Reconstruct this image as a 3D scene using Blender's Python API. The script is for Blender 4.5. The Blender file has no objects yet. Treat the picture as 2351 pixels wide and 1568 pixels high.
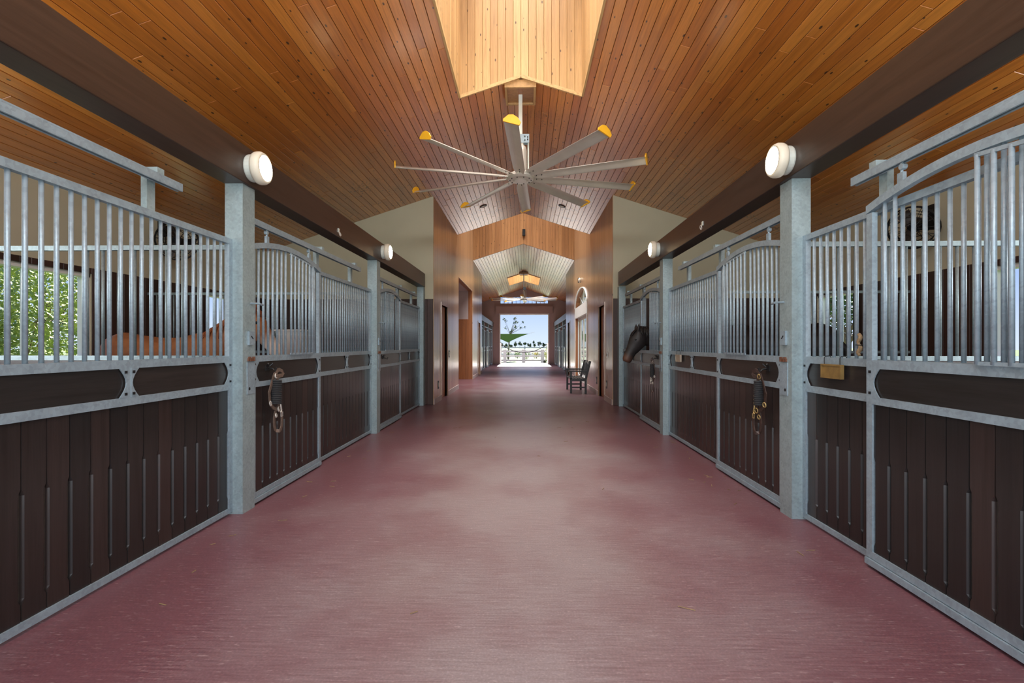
import bpy, math, random
from mathutils import Vector, Matrix
random.seed(7)
PI = math.pi
sc = bpy.context.scene
COL = sc.collection

# ------------------------------------------------------------------ camera, world, sun, daylight, exposure
cam_d = bpy.data.cameras.new('camera'); cam = bpy.data.objects.new('camera', cam_d); COL.objects.link(cam)
cam.location = (0, 0, 1.4); cam.rotation_euler = (PI/2, 0, math.atan(29.5/1126))
cam_d.sensor_width = 36; cam_d.lens = 1126/2351*36; cam_d.shift_y = 8/2351
cam_d.clip_start = 0.05; cam_d.clip_end = 800
sc.camera = cam

world = bpy.data.worlds.new('world'); sc.world = world; world.use_nodes = True
nt = world.node_tree; nt.nodes.clear()
wo = nt.nodes.new('ShaderNodeOutputWorld'); bg = nt.nodes.new('ShaderNodeBackground')
tc = nt.nodes.new('ShaderNodeTexCoord'); sp = nt.nodes.new('ShaderNodeSeparateXYZ'); rp = nt.nodes.new('ShaderNodeValToRGB')
nt.links.new(tc.outputs['Generated'], sp.inputs[0]); nt.links.new(sp.outputs['Z'], rp.inputs[0])
e = rp.color_ramp.elements
e[0].position = 0.0; e[0].color = (0.68, 0.80, 0.98, 1)
e[1].position = 0.6; e[1].color = (0.20, 0.37, 0.78, 1)
m_ = rp.color_ramp.elements.new(0.10); m_.color = (0.40, 0.56, 0.92, 1)
nt.links.new(rp.outputs[0], bg.inputs[0]); bg.inputs[1].default_value = 0.88
nt.links.new(bg.outputs[0], wo.inputs[0])

sun_d = bpy.data.lights.new('sun', 'SUN'); sun = bpy.data.objects.new('sun', sun_d); COL.objects.link(sun)
sun_d.energy = 24.0; sun_d.angle = 0.01; sun_d.color = (1.0, 0.96, 0.88)
sun.rotation_euler = (math.radians(-51), 0, 0)

def area(name, loc, rot, sx, sy, power, color, spread=180):
    d = bpy.data.lights.new(name, 'AREA'); d.shape = 'RECTANGLE'; d.size = sx; d.size_y = sy
    d.energy = power; d.color = color; d.spread = math.radians(spread)
    o = bpy.data.objects.new(name, d); COL.objects.link(o); o.location = loc; o.rotation_euler = rot
    return o
DAY = (0.93, 0.97, 1.0)
# daylight entering by the open barn door behind the camera, its gable window, the two roof cupolas and the middle tower
area('daylight_entrance', (-0.06, -0.42, 1.85), (PI/2, 0, 0), 3.6, 3.6, 112, DAY)
area('daylight_gable', (-0.06, -0.42, 4.70), (PI/2, 0, 0), 3.4, 0.5, 170, DAY)
area('daylight_cupola_one', (-0.06, 5.85, 8.05), (0, 0, 0), 1.6, 3.2, 150, (1.0, 0.97, 0.92), 95)
area('daylight_cupola_two', (-0.06, 29.95, 8.05), (0, 0, 0), 1.6, 3.2, 230, (1.0, 0.97, 0.92), 95)
area('daylight_tower', (-0.05, 17.85, 8.25), (0, 0, 0), 3.6, 4.2, 330, (1.0, 0.98, 0.95), 95)
area('daylight_stall_window_left', (-6.0, 2.2, 1.8), (PI/2+0.55, 0, -PI/2), 1.3, 1.05, 90, DAY)
area('daylight_stall_window_right', (5.88, 2.3, 1.8), (PI/2+0.55, 0, PI/2), 1.1, 1.05, 90, DAY)

vs = sc.view_settings
sc.display_settings.display_device = 'sRGB'
vs.view_transform = 'Standard'; vs.look = 'None'; vs.exposure = 0.34; vs.gamma = 1.0; vs.use_curve_mapping = False

# ------------------------------------------------------------------ materials
def lin(r, g, b):
    f = lambda c: (c/255/12.92) if c/255 <= 0.04045 else ((c/255+0.055)/1.055)**2.4
    return (f(r), f(g), f(b), 1)
def newmat(name):
    m = bpy.data.materials.new(name); m.use_nodes = True
    n = m.node_tree; b = n.nodes['Principled BSDF']
    return m, n, b
def N(n, t, **kw):
    x = n.nodes.new(t)
    for k, v in kw.items(): setattr(x, k, v)
    return x
def ramp(n, stops):
    r = N(n, 'ShaderNodeValToRGB'); el = r.color_ramp.elements
    el[0].position, el[0].color = stops[0]; el[1].position, el[1].color = stops[-1]
    for p, c in stops[1:-1]:
        q = el.new(p); q.color = c
    return r
def mixc(n, fac, a, b, mode='MIX'):
    x = N(n, 'ShaderNodeMix', data_type='RGBA', blend_type=mode)
    for sock, v in ((x.inputs[0], fac), (x.inputs[6], a), (x.inputs[7], b)):
        if hasattr(v, 'links') or hasattr(v, 'is_output'): n.links.new(v, sock)
        else: sock.default_value = v
    return x.outputs[2]
def math_(n, op, a, b=None):
    x = N(n, 'ShaderNodeMath', operation=op)
    for i, v in enumerate((a, b)):
        if v is None: continue
        if hasattr(v, 'is_output'): n.links.new(v, x.inputs[i])
        else: x.inputs[i].default_value = v
    return x.outputs[0]

def plain(name, col, rough=0.5, metal=0.0, vary=0.12, scale=6.0, coat=0.0, bump=0.0, stretch=(1, 1, 1)):
    m, n, b = newmat(name)
    t = N(n, 'ShaderNodeTexCoord'); mp = N(n, 'ShaderNodeMapping'); mp.inputs['Scale'].default_value = stretch
    n.links.new(t.outputs['Object'], mp.inputs[0])
    no = N(n, 'ShaderNodeTexNoise'); no.inputs['Scale'].default_value = scale; no.inputs['Detail'].default_value = 5
    n.links.new(mp.outputs[0], no.inputs['Vector'])
    lo = tuple(c*(1-vary) for c in col[:3])+(1,); hi = tuple(min(1, c*(1+vary)) for c in col[:3])+(1,)
    r = ramp(n, [(0.3, lo), (0.7, hi)]); n.links.new(no.outputs['Fac'], r.inputs[0])
    n.links.new(r.outputs[0], b.inputs['Base Color'])
    b.inputs['Roughness'].default_value = rough; b.inputs['Metallic'].default_value = metal
    b.inputs['Coat Weight'].default_value = coat; b.inputs['Coat Roughness'].default_value = 0.25
    if bump:
        bp = N(n, 'ShaderNodeBump'); bp.inputs['Strength'].default_value = bump; bp.inputs['Distance'].default_value = 0.01
        n.links.new(no.outputs['Fac'], bp.inputs['Height']); n.links.new(bp.outputs[0], b.inputs['Normal'])
    return m

def wood(name, cols, axis, rough=0.4, coat=0.25, coat_rough=0.3, coat_ior=1.5, spec=0.5, mildew=False, knots=0.5, plank=None, grain=0.35, knotcol=(0.03, 0.012, 0.006, 1), fine=1.0):
    """cols: dark, mid, light tones chosen per plank; axis: grain direction; plank=(axis,width) splits a joined mesh into tones"""
    m, n, b = newmat(name)
    t = N(n, 'ShaderNodeTexCoord'); oi = N(n, 'ShaderNodeObjectInfo')
    rnd = oi.outputs['Random']
    if plank:
        sx = N(n, 'ShaderNodeSeparateXYZ'); n.links.new(t.outputs['Object'], sx.inputs[0])
        k = math_(n, 'FLOOR', math_(n, 'DIVIDE', sx.outputs[plank[0]], plank[1]))
        wn = N(n, 'ShaderNodeTexWhiteNoise', noise_dimensions='1D'); n.links.new(k, wn.inputs['W'])
        rnd = wn.outputs['Value']
    off = math_(n, 'MULTIPLY', rnd, 41.7)
    cb = N(n, 'ShaderNodeCombineXYZ')
    for i in range(3): n.links.new(off, cb.inputs[i])
    va = N(n, 'ShaderNodeVectorMath', operation='ADD'); n.links.new(t.outputs['Object'], va.inputs[0]); n.links.new(cb.outputs[0], va.inputs[1])
    st = [1.0, 1.0, 1.0]; st[axis] = 0.045
    mp = N(n, 'ShaderNodeMapping'); mp.inputs['Scale'].default_value = st; n.links.new(va.outputs[0], mp.inputs[0])
    g1 = N(n, 'ShaderNodeTexNoise'); g1.inputs['Scale'].default_value = 22*fine; g1.inputs['Detail'].default_value = 6; g1.inputs['Distortion'].default_value = 0.6
    n.links.new(mp.outputs[0], g1.inputs['Vector'])
    g2 = N(n, 'ShaderNodeTexNoise'); g2.inputs['Scale'].default_value = 120*fine; g2.inputs['Detail'].default_value = 3
    n.links.new(mp.outputs[0], g2.inputs['Vector'])
    base = ramp(n, [(0.0, cols[0]), (0.5, cols[1]), (1.0, cols[2])]); n.links.new(rnd, base.inputs[0])
    gr = ramp(n, [(0.30, (0.62, 0.55, 0.48, 1)), (0.5, (1, 1, 1, 1)), (0.72, (1.25, 1.2, 1.12, 1))]); n.links.new(g1.outputs['Fac'], gr.inputs[0])
    c = mixc(n, grain*1.6 if grain < 0.6 else 1.0, base.outputs[0], gr.outputs[0], 'MULTIPLY')
    g2r = ramp(n, [(0.35, (0.8, 0.78, 0.75, 1)), (0.6, (1.05, 1.05, 1.05, 1))]); n.links.new(g2.outputs['Fac'], g2r.inputs[0])
    c = mixc(n, 0.5, c, g2r.outputs[0], 'MULTIPLY')
    if knots > 0:
        sv = N(n, 'ShaderNodeSeparateXYZ'); n.links.new(va.outputs[0], sv.inputs[0])
        oth = [q for q in range(3) if q != axis]
        acr = sv.outputs[0] if axis == 1 else math_(n, 'ADD', sv.outputs[oth[0]], sv.outputs[oth[1]])
        cv = N(n, 'ShaderNodeCombineXYZ'); n.links.new(acr, cv.inputs[0]); n.links.new(math_(n, 'MULTIPLY', sv.outputs[axis], 0.42), cv.inputs[1])
        vo = N(n, 'ShaderNodeTexVoronoi', voronoi_dimensions='2D'); vo.inputs['Scale'].default_value = 6.5; n.links.new(cv.outputs[0], vo.inputs['Vector'])
        sc_ = N(n, 'ShaderNodeSeparateColor'); n.links.new(vo.outputs['Color'], sc_.inputs[0])
        on = math_(n, 'GREATER_THAN', sc_.outputs[0], 1-knots)
        size = math_(n, 'MULTIPLY', on, math_(n, 'ADD', math_(n, 'MULTIPLY', sc_.outputs[1], 0.055), 0.035))
        kn = math_(n, 'MULTIPLY', math_(n, 'SUBTRACT', size, vo.outputs['Distance']), 40.0)
        kc = N(n, 'ShaderNodeClamp'); n.links.new(kn, kc.inputs[0])
        c = mixc(n, math_(n, 'MULTIPLY', kc.outputs[0], 0.9), c, knotcol)
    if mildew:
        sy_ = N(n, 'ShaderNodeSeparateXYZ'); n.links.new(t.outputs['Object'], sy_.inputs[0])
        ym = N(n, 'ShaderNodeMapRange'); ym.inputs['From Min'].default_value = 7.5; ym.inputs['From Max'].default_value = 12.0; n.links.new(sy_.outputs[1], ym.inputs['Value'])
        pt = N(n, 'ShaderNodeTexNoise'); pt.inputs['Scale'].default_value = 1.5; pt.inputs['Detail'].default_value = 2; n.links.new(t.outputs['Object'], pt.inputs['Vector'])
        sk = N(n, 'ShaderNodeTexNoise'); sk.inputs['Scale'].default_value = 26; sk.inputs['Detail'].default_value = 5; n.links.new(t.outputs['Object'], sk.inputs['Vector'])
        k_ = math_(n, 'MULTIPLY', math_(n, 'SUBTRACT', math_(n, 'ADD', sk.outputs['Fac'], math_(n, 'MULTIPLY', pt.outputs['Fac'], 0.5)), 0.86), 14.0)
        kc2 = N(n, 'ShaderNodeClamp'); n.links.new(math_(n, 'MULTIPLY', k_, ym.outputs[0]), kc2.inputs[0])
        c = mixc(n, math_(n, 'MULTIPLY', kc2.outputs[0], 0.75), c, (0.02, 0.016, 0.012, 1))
    n.links.new(c, b.inputs['Base Color'])
    b.inputs['Roughness'].default_value = rough
    b.inputs['Coat Weight'].default_value = coat; b.inputs['Coat Roughness'].default_value = coat_rough; b.inputs['Coat IOR'].default_value = coat_ior; b.inputs['Specular IOR Level'].default_value = spec
    bp = N(n, 'ShaderNodeBump'); bp.inputs['Strength'].default_value = 0.12; bp.inputs['Distance'].default_value = 0.004
    n.links.new(g1.outputs['Fac'], bp.inputs['Height']); n.links.new(bp.outputs[0], b.inputs['Normal'])
    return m

PINE = [lin(186, 106, 34), lin(202, 121, 42), lin(218, 139, 56)]
MAT = {}
MAT['ceil'] = wood('orange pine ceiling', PINE, 1, rough=0.42, coat=1.0, coat_rough=0.25, coat_ior=1.95, mildew=True, knots=0.45)
MAT['ceilj'] = wood('orange pine far ceiling', PINE, 1, rough=0.42, coat=1.0, coat_rough=0.25, coat_ior=1.95, mildew=True, knots=0.45, plank=(0, 0.119))
PALE = [lin(174, 134, 84), lin(186, 147, 96), lin(198, 160, 108)]
MAT['cupola'] = wood('pale pine', PALE, 2, rough=0.5, coat=0.1, knots=0.5, knotcol=(0.09, 0.04, 0.02, 1), grain=0.25)
WALLP = [lin(158, 118, 82), lin(172, 132, 94), lin(186, 146, 106)]
MAT['wally'] = wood('pine wall along passage', WALLP, 2, rough=0.36, coat=1.0, coat_rough=0.24, coat_ior=1.8, knots=0.25, plank=(1, 0.13))
MAT['wallx'] = wood('pine gable wall', [lin(142, 98, 58), lin(152, 106, 64), lin(162, 116, 72)], 2, rough=0.45, coat=0.2, knots=0.4)
MAT['wood_trim'] = wood('pine trim', PALE, 1, rough=0.5, coat=0.1, knots=0.0)
MAT['doorwood'] = wood('brown pine door', [lin(140, 82, 40), lin(150, 90, 45), lin(160, 98, 50)], 2, rough=0.45, coat=0.2, knots=0.3)
MAT['board'] = wood('dark stained board', [lin(32, 30, 30), lin(38, 34, 33), lin(48, 39, 37)], 2, rough=0.38, coat=0.7, coat_rough=0.2, coat_ior=1.5, spec=0.1, knots=0.0, grain=0.3)
MAT['boardh'] = wood('dark stained rail board', [lin(37, 35, 34), lin(42, 38, 37), lin(47, 42, 40)], 1, rough=0.42, coat=0.7, coat_rough=0.22, coat_ior=1.5, spec=0.1, knots=0.0, grain=0.4)
MAT['boardx'] = wood('dark stained partition board', [lin(46, 36, 33), lin(56, 42, 38), lin(66, 46, 40)], 0, rough=0.45, coat=0.1, knots=0.0, grain=0.3)
MAT['slot'] = plain('dusty dark wood', lin(50, 46, 42), 0.7, vary=0.3, scale=30)
MAT['lining'] = wood('dark red-brown lining', [lin(52, 36, 32), lin(62, 42, 36), lin(70, 46, 40)], 2, rough=0.5, coat=0.05, knots=0.0, plank=(1, 0.14), grain=0.3)
MAT['beam'] = wood('dark brown beam', [lin(56, 41, 33), lin(60, 44, 36), lin(64, 47, 38)], 1, rough=0.42, coat=0.35, coat_rough=0.35, coat_ior=1.5, spec=0.2, knots=0.25, grain=0.4)
MAT['groove'] = plain('groove shadow wood', lin(48, 27, 15), 0.9)
MAT['cream'] = plain('cream plaster', lin(192, 187, 162), 0.85, vary=0.03, scale=2)
MAT['pinkwall'] = plain('pinkish grey plaster', lin(176, 160, 158), 0.8, vary=0.04, scale=2)
MAT['white'] = plain('white paint', lin(232, 232, 228), 0.5, vary=0.03)
MAT['offwhite'] = plain('off white plastic', lin(214, 208, 190), 0.45, vary=0.05)
MAT['fencewhite'] = plain('shade-tinted white fence paint', lin(176, 176, 186), 0.6, vary=0.04)  # white paint with its lilac-grey shade put into the colour
MAT['black'] = plain('black iron', lin(28, 28, 29), 0.45, metal=0.3, vary=0.2)
MAT['blackwood'] = plain('black stained wood', lin(26, 22, 20), 0.42, vary=0.25, coat=0.1)
MAT['aluminium'] = plain('brushed aluminium', lin(206, 202, 194), 0.36, metal=0.45, vary=0.06, scale=4)
MAT['steelpale'] = plain('pale painted steel', lin(206, 212, 204), 0.4, metal=0.2, vary=0.06)
MAT['yellow'] = plain('yellow plastic', lin(238, 178, 40), 0.4, vary=0.05)
MAT['brass'] = plain('brass', lin(172, 150, 100), 0.4, metal=0.6, vary=0.15)
MAT['copper'] = plain('rusty copper', lin(104, 68, 50), 0.6, metal=0.3, vary=0.3, scale=60)
MAT['leather'] = plain('worn brown leather', lin(92, 76, 66), 0.55, vary=0.3, scale=40)
MAT['leatherdark'] = plain('dark brown leather', lin(58, 42, 36), 0.45, vary=0.3, scale=40)
MAT['rope'] = plain('black rope', lin(30, 31, 33), 0.8, vary=0.3, scale=80)
MAT['twine'] = plain('tan twine', lin(136, 114, 84), 0.9, vary=0.3, scale=80)
MAT['plaque'] = plain('gold wooden plaque', lin(120, 96, 52), 0.55, metal=0.1, vary=0.2, scale=20)
MAT['plaquegrey'] = plain('weathered plaque', lin(150, 138, 122), 0.6, vary=0.2, scale=20)
MAT['shaving'] = plain('wood shavings', lin(170, 140, 100), 0.9, vary=0.3, scale=30)
MAT['concrete'] = plain('pale concrete', lin(176, 170, 164), 0.8, vary=0.1)
MAT['sail'] = plain('green shade cloth', lin(72, 104, 62), 0.8, vary=0.06)
MAT['bark'] = plain('grey bark', lin(110, 96, 80), 0.9, vary=0.3, scale=12)
MAT['flower'] = plain('yellow blossom', lin(190, 168, 60), 0.7, vary=0.2)

def galv(name, col):
    m, n, b = newmat(name)
    t = N(n, 'ShaderNodeTexCoord')
    vo = N(n, 'ShaderNodeTexVoronoi'); vo.inputs['Scale'].default_value = 60; n.links.new(t.outputs['Object'], vo.inputs['Vector'])
    no = N(n, 'ShaderNodeTexNoise'); no.inputs['Scale'].default_value = 9; no.inputs['Detail'].default_value = 6; n.links.new(t.outputs['Object'], no.inputs['Vector'])
    s = N(n, 'ShaderNodeSeparateColor'); n.links.new(vo.outputs['Color'], s.inputs[0])
    k = math_(n, 'ADD', math_(n, 'MULTIPLY', s.outputs[0], 0.35), math_(n, 'MULTIPLY', no.outputs['Fac'], 0.9))
    r = ramp(n, [(0.25, tuple(c*0.78 for c in col[:3])+(1,)), (0.6, col), (0.95, tuple(min(1, c*1.18) for c in col[:3])+(1,))])
    n.links.new(k, r.inputs[0]); n.links.new(r.outputs[0], b.inputs['Base Color'])
    b.inputs['Metallic'].default_value = 0.35; b.inputs['Roughness'].default_value = 0.45
    return m
MAT['galv'] = galv('galvanised steel', lin(142, 159, 169))
MAT['galvg'] = galv('galvanised post steel', lin(147, 165, 169))

def glass_mat():
    m, n, b = newmat('window glass')
    b.inputs['Base Color'].default_value = (0.9, 0.95, 0.95, 1); b.inputs['Roughness'].default_value = 0.02
    b.inputs['Transmission Weight'].default_value = 1.0; b.inputs['IOR'].default_value = 1.1
    return m
MAT['glass'] = glass_mat()
def lens_mat():
    m, n, b = newmat('lit lamp lens')
    b.inputs['Base Color'].default_value = (1, 0.95, 0.8, 1)
    b.inputs['Emission Color'].default_value = (1.0, 0.80, 0.46, 1); b.inputs['Emission Strength'].default_value = 70.0
    return m
MAT['lens'] = lens_mat()

def floor_mat():
    m, n, b = newmat('worn red concrete')
    t = N(n, 'ShaderNodeTexCoord')
    sx = N(n, 'ShaderNodeSeparateXYZ'); n.links.new(t.outputs['Object'], sx.inputs[0])
    big = N(n, 'ShaderNodeTexNoise'); big.inputs['Scale'].default_value = 0.9; big.inputs['Detail'].default_value = 7; n.links.new(t.outputs['Object'], big.inputs['Vector'])
    mp = N(n, 'ShaderNodeMapping'); mp.inputs['Scale'].default_value = (2.2, 42, 1); n.links.new(t.outputs['Object'], mp.inputs[0])
    br = N(n, 'ShaderNodeTexNoise'); br.inputs['Scale'].default_value = 2.0; br.inputs['Detail'].default_value = 8; br.inputs['Roughness'].default_value = 0.7; n.links.new(mp.outputs[0], br.inputs['Vector'])
    mp3 = N(n, 'ShaderNodeMapping'); mp3.inputs['Scale'].default_value = (3.0, 14, 1); mp3.inputs['Rotation'].default_value = (0, 0, 0.25); n.links.new(t.outputs['Object'], mp3.inputs[0])
    scr = N(n, 'ShaderNodeTexNoise'); scr.inputs['Scale'].default_value = 6.0; scr.inputs['Detail'].default_value = 4; n.links.new(mp3.outputs[0], scr.inputs['Vector'])
    # paler middle aisle: worn paint, with the cupola light's reflection put into the colour
    ax = math_(n, 'ABSOLUTE', sx.outputs[0])
    wear_sheen = N(n, 'ShaderNodeMapRange'); wear_sheen.inputs['From Min'].default_value = 1.9; wear_sheen.inputs['From Max'].default_value = 0.3; n.links.new(ax, wear_sheen.inputs['Value'])
    w = math_(n, 'ADD', math_(n, 'MULTIPLY', wear_sheen.outputs[0], 0.8), math_(n, 'MULTIPLY', math_(n, 'SUBTRACT', big.outputs['Fac'], 0.5), 1.6))
    w = math_(n, 'ADD', w, math_(n, 'MULTIPLY', math_(n, 'SUBTRACT', br.outputs['Fac'], 0.5), 0.9))
    wr = ramp(n, [(0.05, lin(106, 70, 77)), (0.40, lin(118, 93, 97)), (0.85, lin(134, 122, 124))]); n.links.new(w, wr.inputs[0])
    bm = ramp(n, [(0.35, (0.78, 0.76, 0.76, 1)), (0.6, (1.08, 1.06, 1.06, 1))]); n.links.new(br.outputs['Fac'], bm.inputs[0])
    c = mixc(n, 0.75, wr.outputs[0], bm.outputs[0], 'MULTIPLY')
    sm = ramp(n, [(0.61, (0, 0, 0, 1)), (0.72, (1, 1, 1, 1))]); n.links.new(scr.outputs['Fac'], sm.inputs[0])
    c = mixc(n, math_(n, 'MULTIPLY', sm.outputs[0], 0.35), c, lin(186, 170, 168))
    fs_ = N(n, 'ShaderNodeTexNoise'); fs_.inputs['Scale'].default_value = 90; fs_.inputs['Detail'].default_value = 3; n.links.new(t.outputs['Object'], fs_.inputs['Vector'])
    fr = ramp(n, [(0.36, (0.82, 0.82, 0.82, 1)), (0.62, (1.1, 1.1, 1.1, 1)), (0.72, (1.5, 1.5, 1.5, 1))]); n.links.new(fs_.outputs['Fac'], fr.inputs[0])
    c = mixc(n, 0.7, c, fr.outputs[0], 'MULTIPLY')
    n.links.new(c, b.inputs['Base Color'])
    b.inputs['Roughness'].default_value = 0.36
    bp = N(n, 'ShaderNodeBump'); bp.inputs['Strength'].default_value = 0.2; bp.inputs['Distance'].default_value = 0.004
    n.links.new(br.outputs['Fac'], bp.inputs['Height']); n.links.new(bp.outputs[0], b.inputs['Normal'])
    return m
MAT['floor'] = floor_mat()
MAT['grass'] = plain('lawn grass', lin(62, 80, 36), 0.9, vary=0.3, scale=0.8)
def leafmat(name, a, b_):
    m, n, b = newmat(name)
    t = N(n, 'ShaderNodeTexCoord'); no = N(n, 'ShaderNodeTexNoise'); no.inputs['Scale'].default_value = 3.0; n.links.new(t.outputs['Object'], no.inputs['Vector'])
    r = ramp(n, [(0.3, a), (0.7, b_)]); n.links.new(no.outputs['Fac'], r.inputs[0]); n.links.new(r.outputs[0], b.inputs['Base Color'])
    b.inputs['Roughness'].default_value = 0.55
    b.inputs['Transmission Weight'].default_value = 0.0
    return m
MAT['leaf'] = leafmat('mid green leaves', lin(58, 84, 38), lin(112, 138, 68))
MAT['leafdark'] = leafmat('dark green leaves', lin(42, 64, 36), lin(78, 104, 56))
MAT['leafpale'] = leafmat('pale yellow green leaves', lin(110, 134, 66), lin(160, 170, 98))

# ------------------------------------------------------------------ mesh helpers
WL = {}          # world position of each object's own origin
def V(*a): return Vector(a)
class MB:
    def __init__(s): s.v = []; s.f = []
    def add(s, vs_, fs):
        k = len(s.v); s.v += [tuple(p) for p in vs_]; s.f += [tuple(i+k for i in f) for f in fs]
    def box(s, x0, x1, y0, y1, z0, z1):
        if x0 > x1: x0, x1 = x1, x0
        if y0 > y1: y0, y1 = y1, y0
        s.add([(x0,y0,z0),(x1,y0,z0),(x1,y1,z0),(x0,y1,z0),(x0,y0,z1),(x1,y0,z1),(x1,y1,z1),(x0,y1,z1)],
              [(0,3,2,1),(4,5,6,7),(0,1,5,4),(1,2,6,5),(2,3,7,6),(3,0,4,7)])
        return s
    def bar(s, p0, p1, w, h, up=(0,0,1)):
        """rectangular bar from p0 to p1, w across, h along up"""
        p0 = Vector(p0); p1 = Vector(p1); t = (p1-p0).normalized(); up = Vector(up)
        b = t.cross(up)
        if b.length < 1e-5: b = t.cross(Vector((1,0,0)))
        b.normalize(); u = b.cross(t).normalized()
        q = []
        for p in (p0, p1):
            for a, c in ((-1,-1),(1,-1),(1,1),(-1,1)): q.append(p + b*(a*w/2) + u*(c*h/2))
        s.add(q, [(0,1,2,3),(7,6,5,4),(0,4,5,1),(1,5,6,2),(2,6,7,3),(3,7,4,0)]); return s
    def cyl(s, p0, p1, r, n=8, r1=None):
        p0 = Vector(p0); p1 = Vector(p1); t = (p1-p0).normalized()
        a = t.orthogonal().normalized(); b = t.cross(a); r1 = r if r1 is None else r1
        q = [p0 + (a*math.cos(2*PI*i/n)+b*math.sin(2*PI*i/n))*r for i in range(n)] + [p1 + (a*math.cos(2*PI*i/n)+b*math.sin(2*PI*i/n))*r1 for i in range(n)]
        s.add(q, [(i,(i+1)%n,n+(i+1)%n,n+i) for i in range(n)] + [tuple(range(n-1,-1,-1)), tuple(range(n,2*n))]); return s
    def tube(s, pts, r, n=8, closed=False, flat=None, nrm=None):
        """tube along pts; flat=(w,t) makes a strap whose thin side faces nrm"""
        P = [Vector(p) for p in pts]; k = len(P); rings = []
        prev = None
        for i in range(k):
            if closed: t = (P[(i+1)%k]-P[i-1]).normalized()
            else: t = (P[min(i+1,k-1)]-P[max(i-1,0)]).normalized()
            if nrm is not None:
                a = t.cross(Vector(nrm))
                if a.length < 1e-4: a = t.orthogonal()
                a.normalize()
            elif prev is None: a = t.orthogonal().normalized()
            else:
                a = prev - t*prev.dot(t); a = a.normalized() if a.length > 1e-6 else t.orthogonal().normalized()
            prev = a; b = t.cross(a).normalized()
            rr = r[i] if isinstance(r, (list, tuple)) else r
            if flat:
                rings.append([P[i]+a*x+b*y for x, y in ((-flat[0]/2,-flat[1]/2),(flat[0]/2,-flat[1]/2),(flat[0]/2,flat[1]/2),(-flat[0]/2,flat[1]/2))])
            else:
                rings.append([P[i]+(a*math.cos(2*PI*j/n)+b*math.sin(2*PI*j/n))*rr for j in range(n)])
        m = len(rings[0]); vs_ = [p for R_ in rings for p in R_]; fs = []
        for i in range(k if closed else k-1):
            i2 = (i+1) % k
            for j in range(m): fs.append((i*m+j, i*m+(j+1)%m, i2*m+(j+1)%m, i2*m+j))
        if not closed: fs += [tuple(range(m-1,-1,-1)), tuple((k-1)*m+j for j in range(m))]
        s.add(vs_, fs); return s
    def ring(s, c, r, tr, axis=(0,0,1), n=20, m=6, arc=1.0, sq=1.0):
        c = Vector(c); ax = Vector(axis).normalized(); a = ax.orthogonal().normalized(); b = ax.cross(a)
        k = n if arc >= 1 else n+1
        pts = [c + a*(r*math.cos(2*PI*arc*i/n)) + b*(r*sq*math.sin(2*PI*arc*i/n)) for i in range(k)]
        return s.tube(pts, tr, m, closed=(arc >= 1))
    def lathe(s, prof, c, axis=(0,0,1), n=24):
        """prof: list of (radius, height along axis)"""
        c = Vector(c); ax = Vector(axis).normalized(); a = ax.orthogonal().normalized(); b = ax.cross(a)
        vs_ = []; k = len(prof)
        for r, h in prof:
            for j in range(n): vs_.append(c + ax*h + (a*math.cos(2*PI*j/n)+b*math.sin(2*PI*j/n))*r)
        fs = []
        for i in range(k-1):
            for j in range(n): fs.append((i*n+j, i*n+(j+1)%n, (i+1)*n+(j+1)%n, (i+1)*n+j))
        fs += [tuple(range(n-1,-1,-1)), tuple((k-1)*n+j for j in range(n))]
        s.add(vs_, fs); return s
    def prism(s, front, back):
        """two matching polygons joined into a solid"""
        n = len(front)
        s.add(list(back)+list(front), [tuple(range(n-1,-1,-1)), tuple(range(n,2*n))] + [(i,(i+1)%n,n+(i+1)%n,n+i) for i in range(n)]); return s
    def plank(s, q, nrm, t=0.014, ch=0.004, gap=0.0015):
        """q: 4 corners on the backing plane; the face is proud by t along nrm, with chamfered edges"""
        q = [Vector(p) for p in q]; nrm = Vector(nrm).normalized()
        def inset(d):
            o = []
            for i in range(4):
                e1 = q[(i+1)%4]-q[i]; e2 = q[i-1]-q[i]
                e1 = e1.normalized() if e1.length > 1e-6 else e1*0; e2 = e2.normalized() if e2.length > 1e-6 else e2*0
                o.append(q[i]+(e1+e2)*d)
            return o
        b0 = inset(gap); b1 = [p+nrm*(t-ch) for p in b0]; f = [p+nrm*t for p in inset(gap+ch)]
        s.add(b0+b1+f, [(0,1,5,4),(1,2,6,5),(2,3,7,6),(3,0,4,7),(4,5,9,8),(5,6,10,9),(6,7,11,10),(7,4,8,11),(8,9,10,11),(3,2,1,0)])
        return s
    def mesh(s, name, org=(0,0,0), smooth=False):
        me = bpy.data.meshes.new(name); o = org
        me.from_pydata([(x-o[0], y-o[1], z-o[2]) for x, y, z in s.v], [], s.f)
        if smooth: me.polygons.foreach_set('use_smooth', [True]*len(me.polygons))
        me.update(); return me
    def obj(s, name, mat, parent=None, smooth=False, org=None, kind=None, label=None, fix=False):
        o0 = WL[parent.name] if parent is not None else (org or (0,0,0))
        me = s.mesh(name, o0, smooth)
        if fix:
            import bmesh
            bm = bmesh.new(); bm.from_mesh(me); bmesh.ops.recalc_face_normals(bm, faces=bm.faces); bm.to_mesh(me); bm.free()
        me.materials.append(MAT[mat])
        o = bpy.data.objects.new(name, me); COL.objects.link(o)
        if parent is not None: o.parent = parent
        else: o.location = o0
        WL[o.name] = tuple(o0)
        if kind: o['kind'] = kind
        if label: o['label'] = label
        return o
def inst(me, name, parent, wpos):
    """a copy of a shared part mesh, placed at a world position"""
    o = bpy.data.objects.new(name, me); COL.objects.link(o); o.parent = parent
    p = WL[parent.name]; o.location = (wpos[0]-p[0], wpos[1]-p[1], wpos[2]-p[2]); WL[o.name] = tuple(wpos)
    return o
def shared(mb, name, mat, smooth=False):
    me = mb.mesh(name, (0,0,0), smooth); me.materials.append(MAT[mat]); return me
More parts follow.
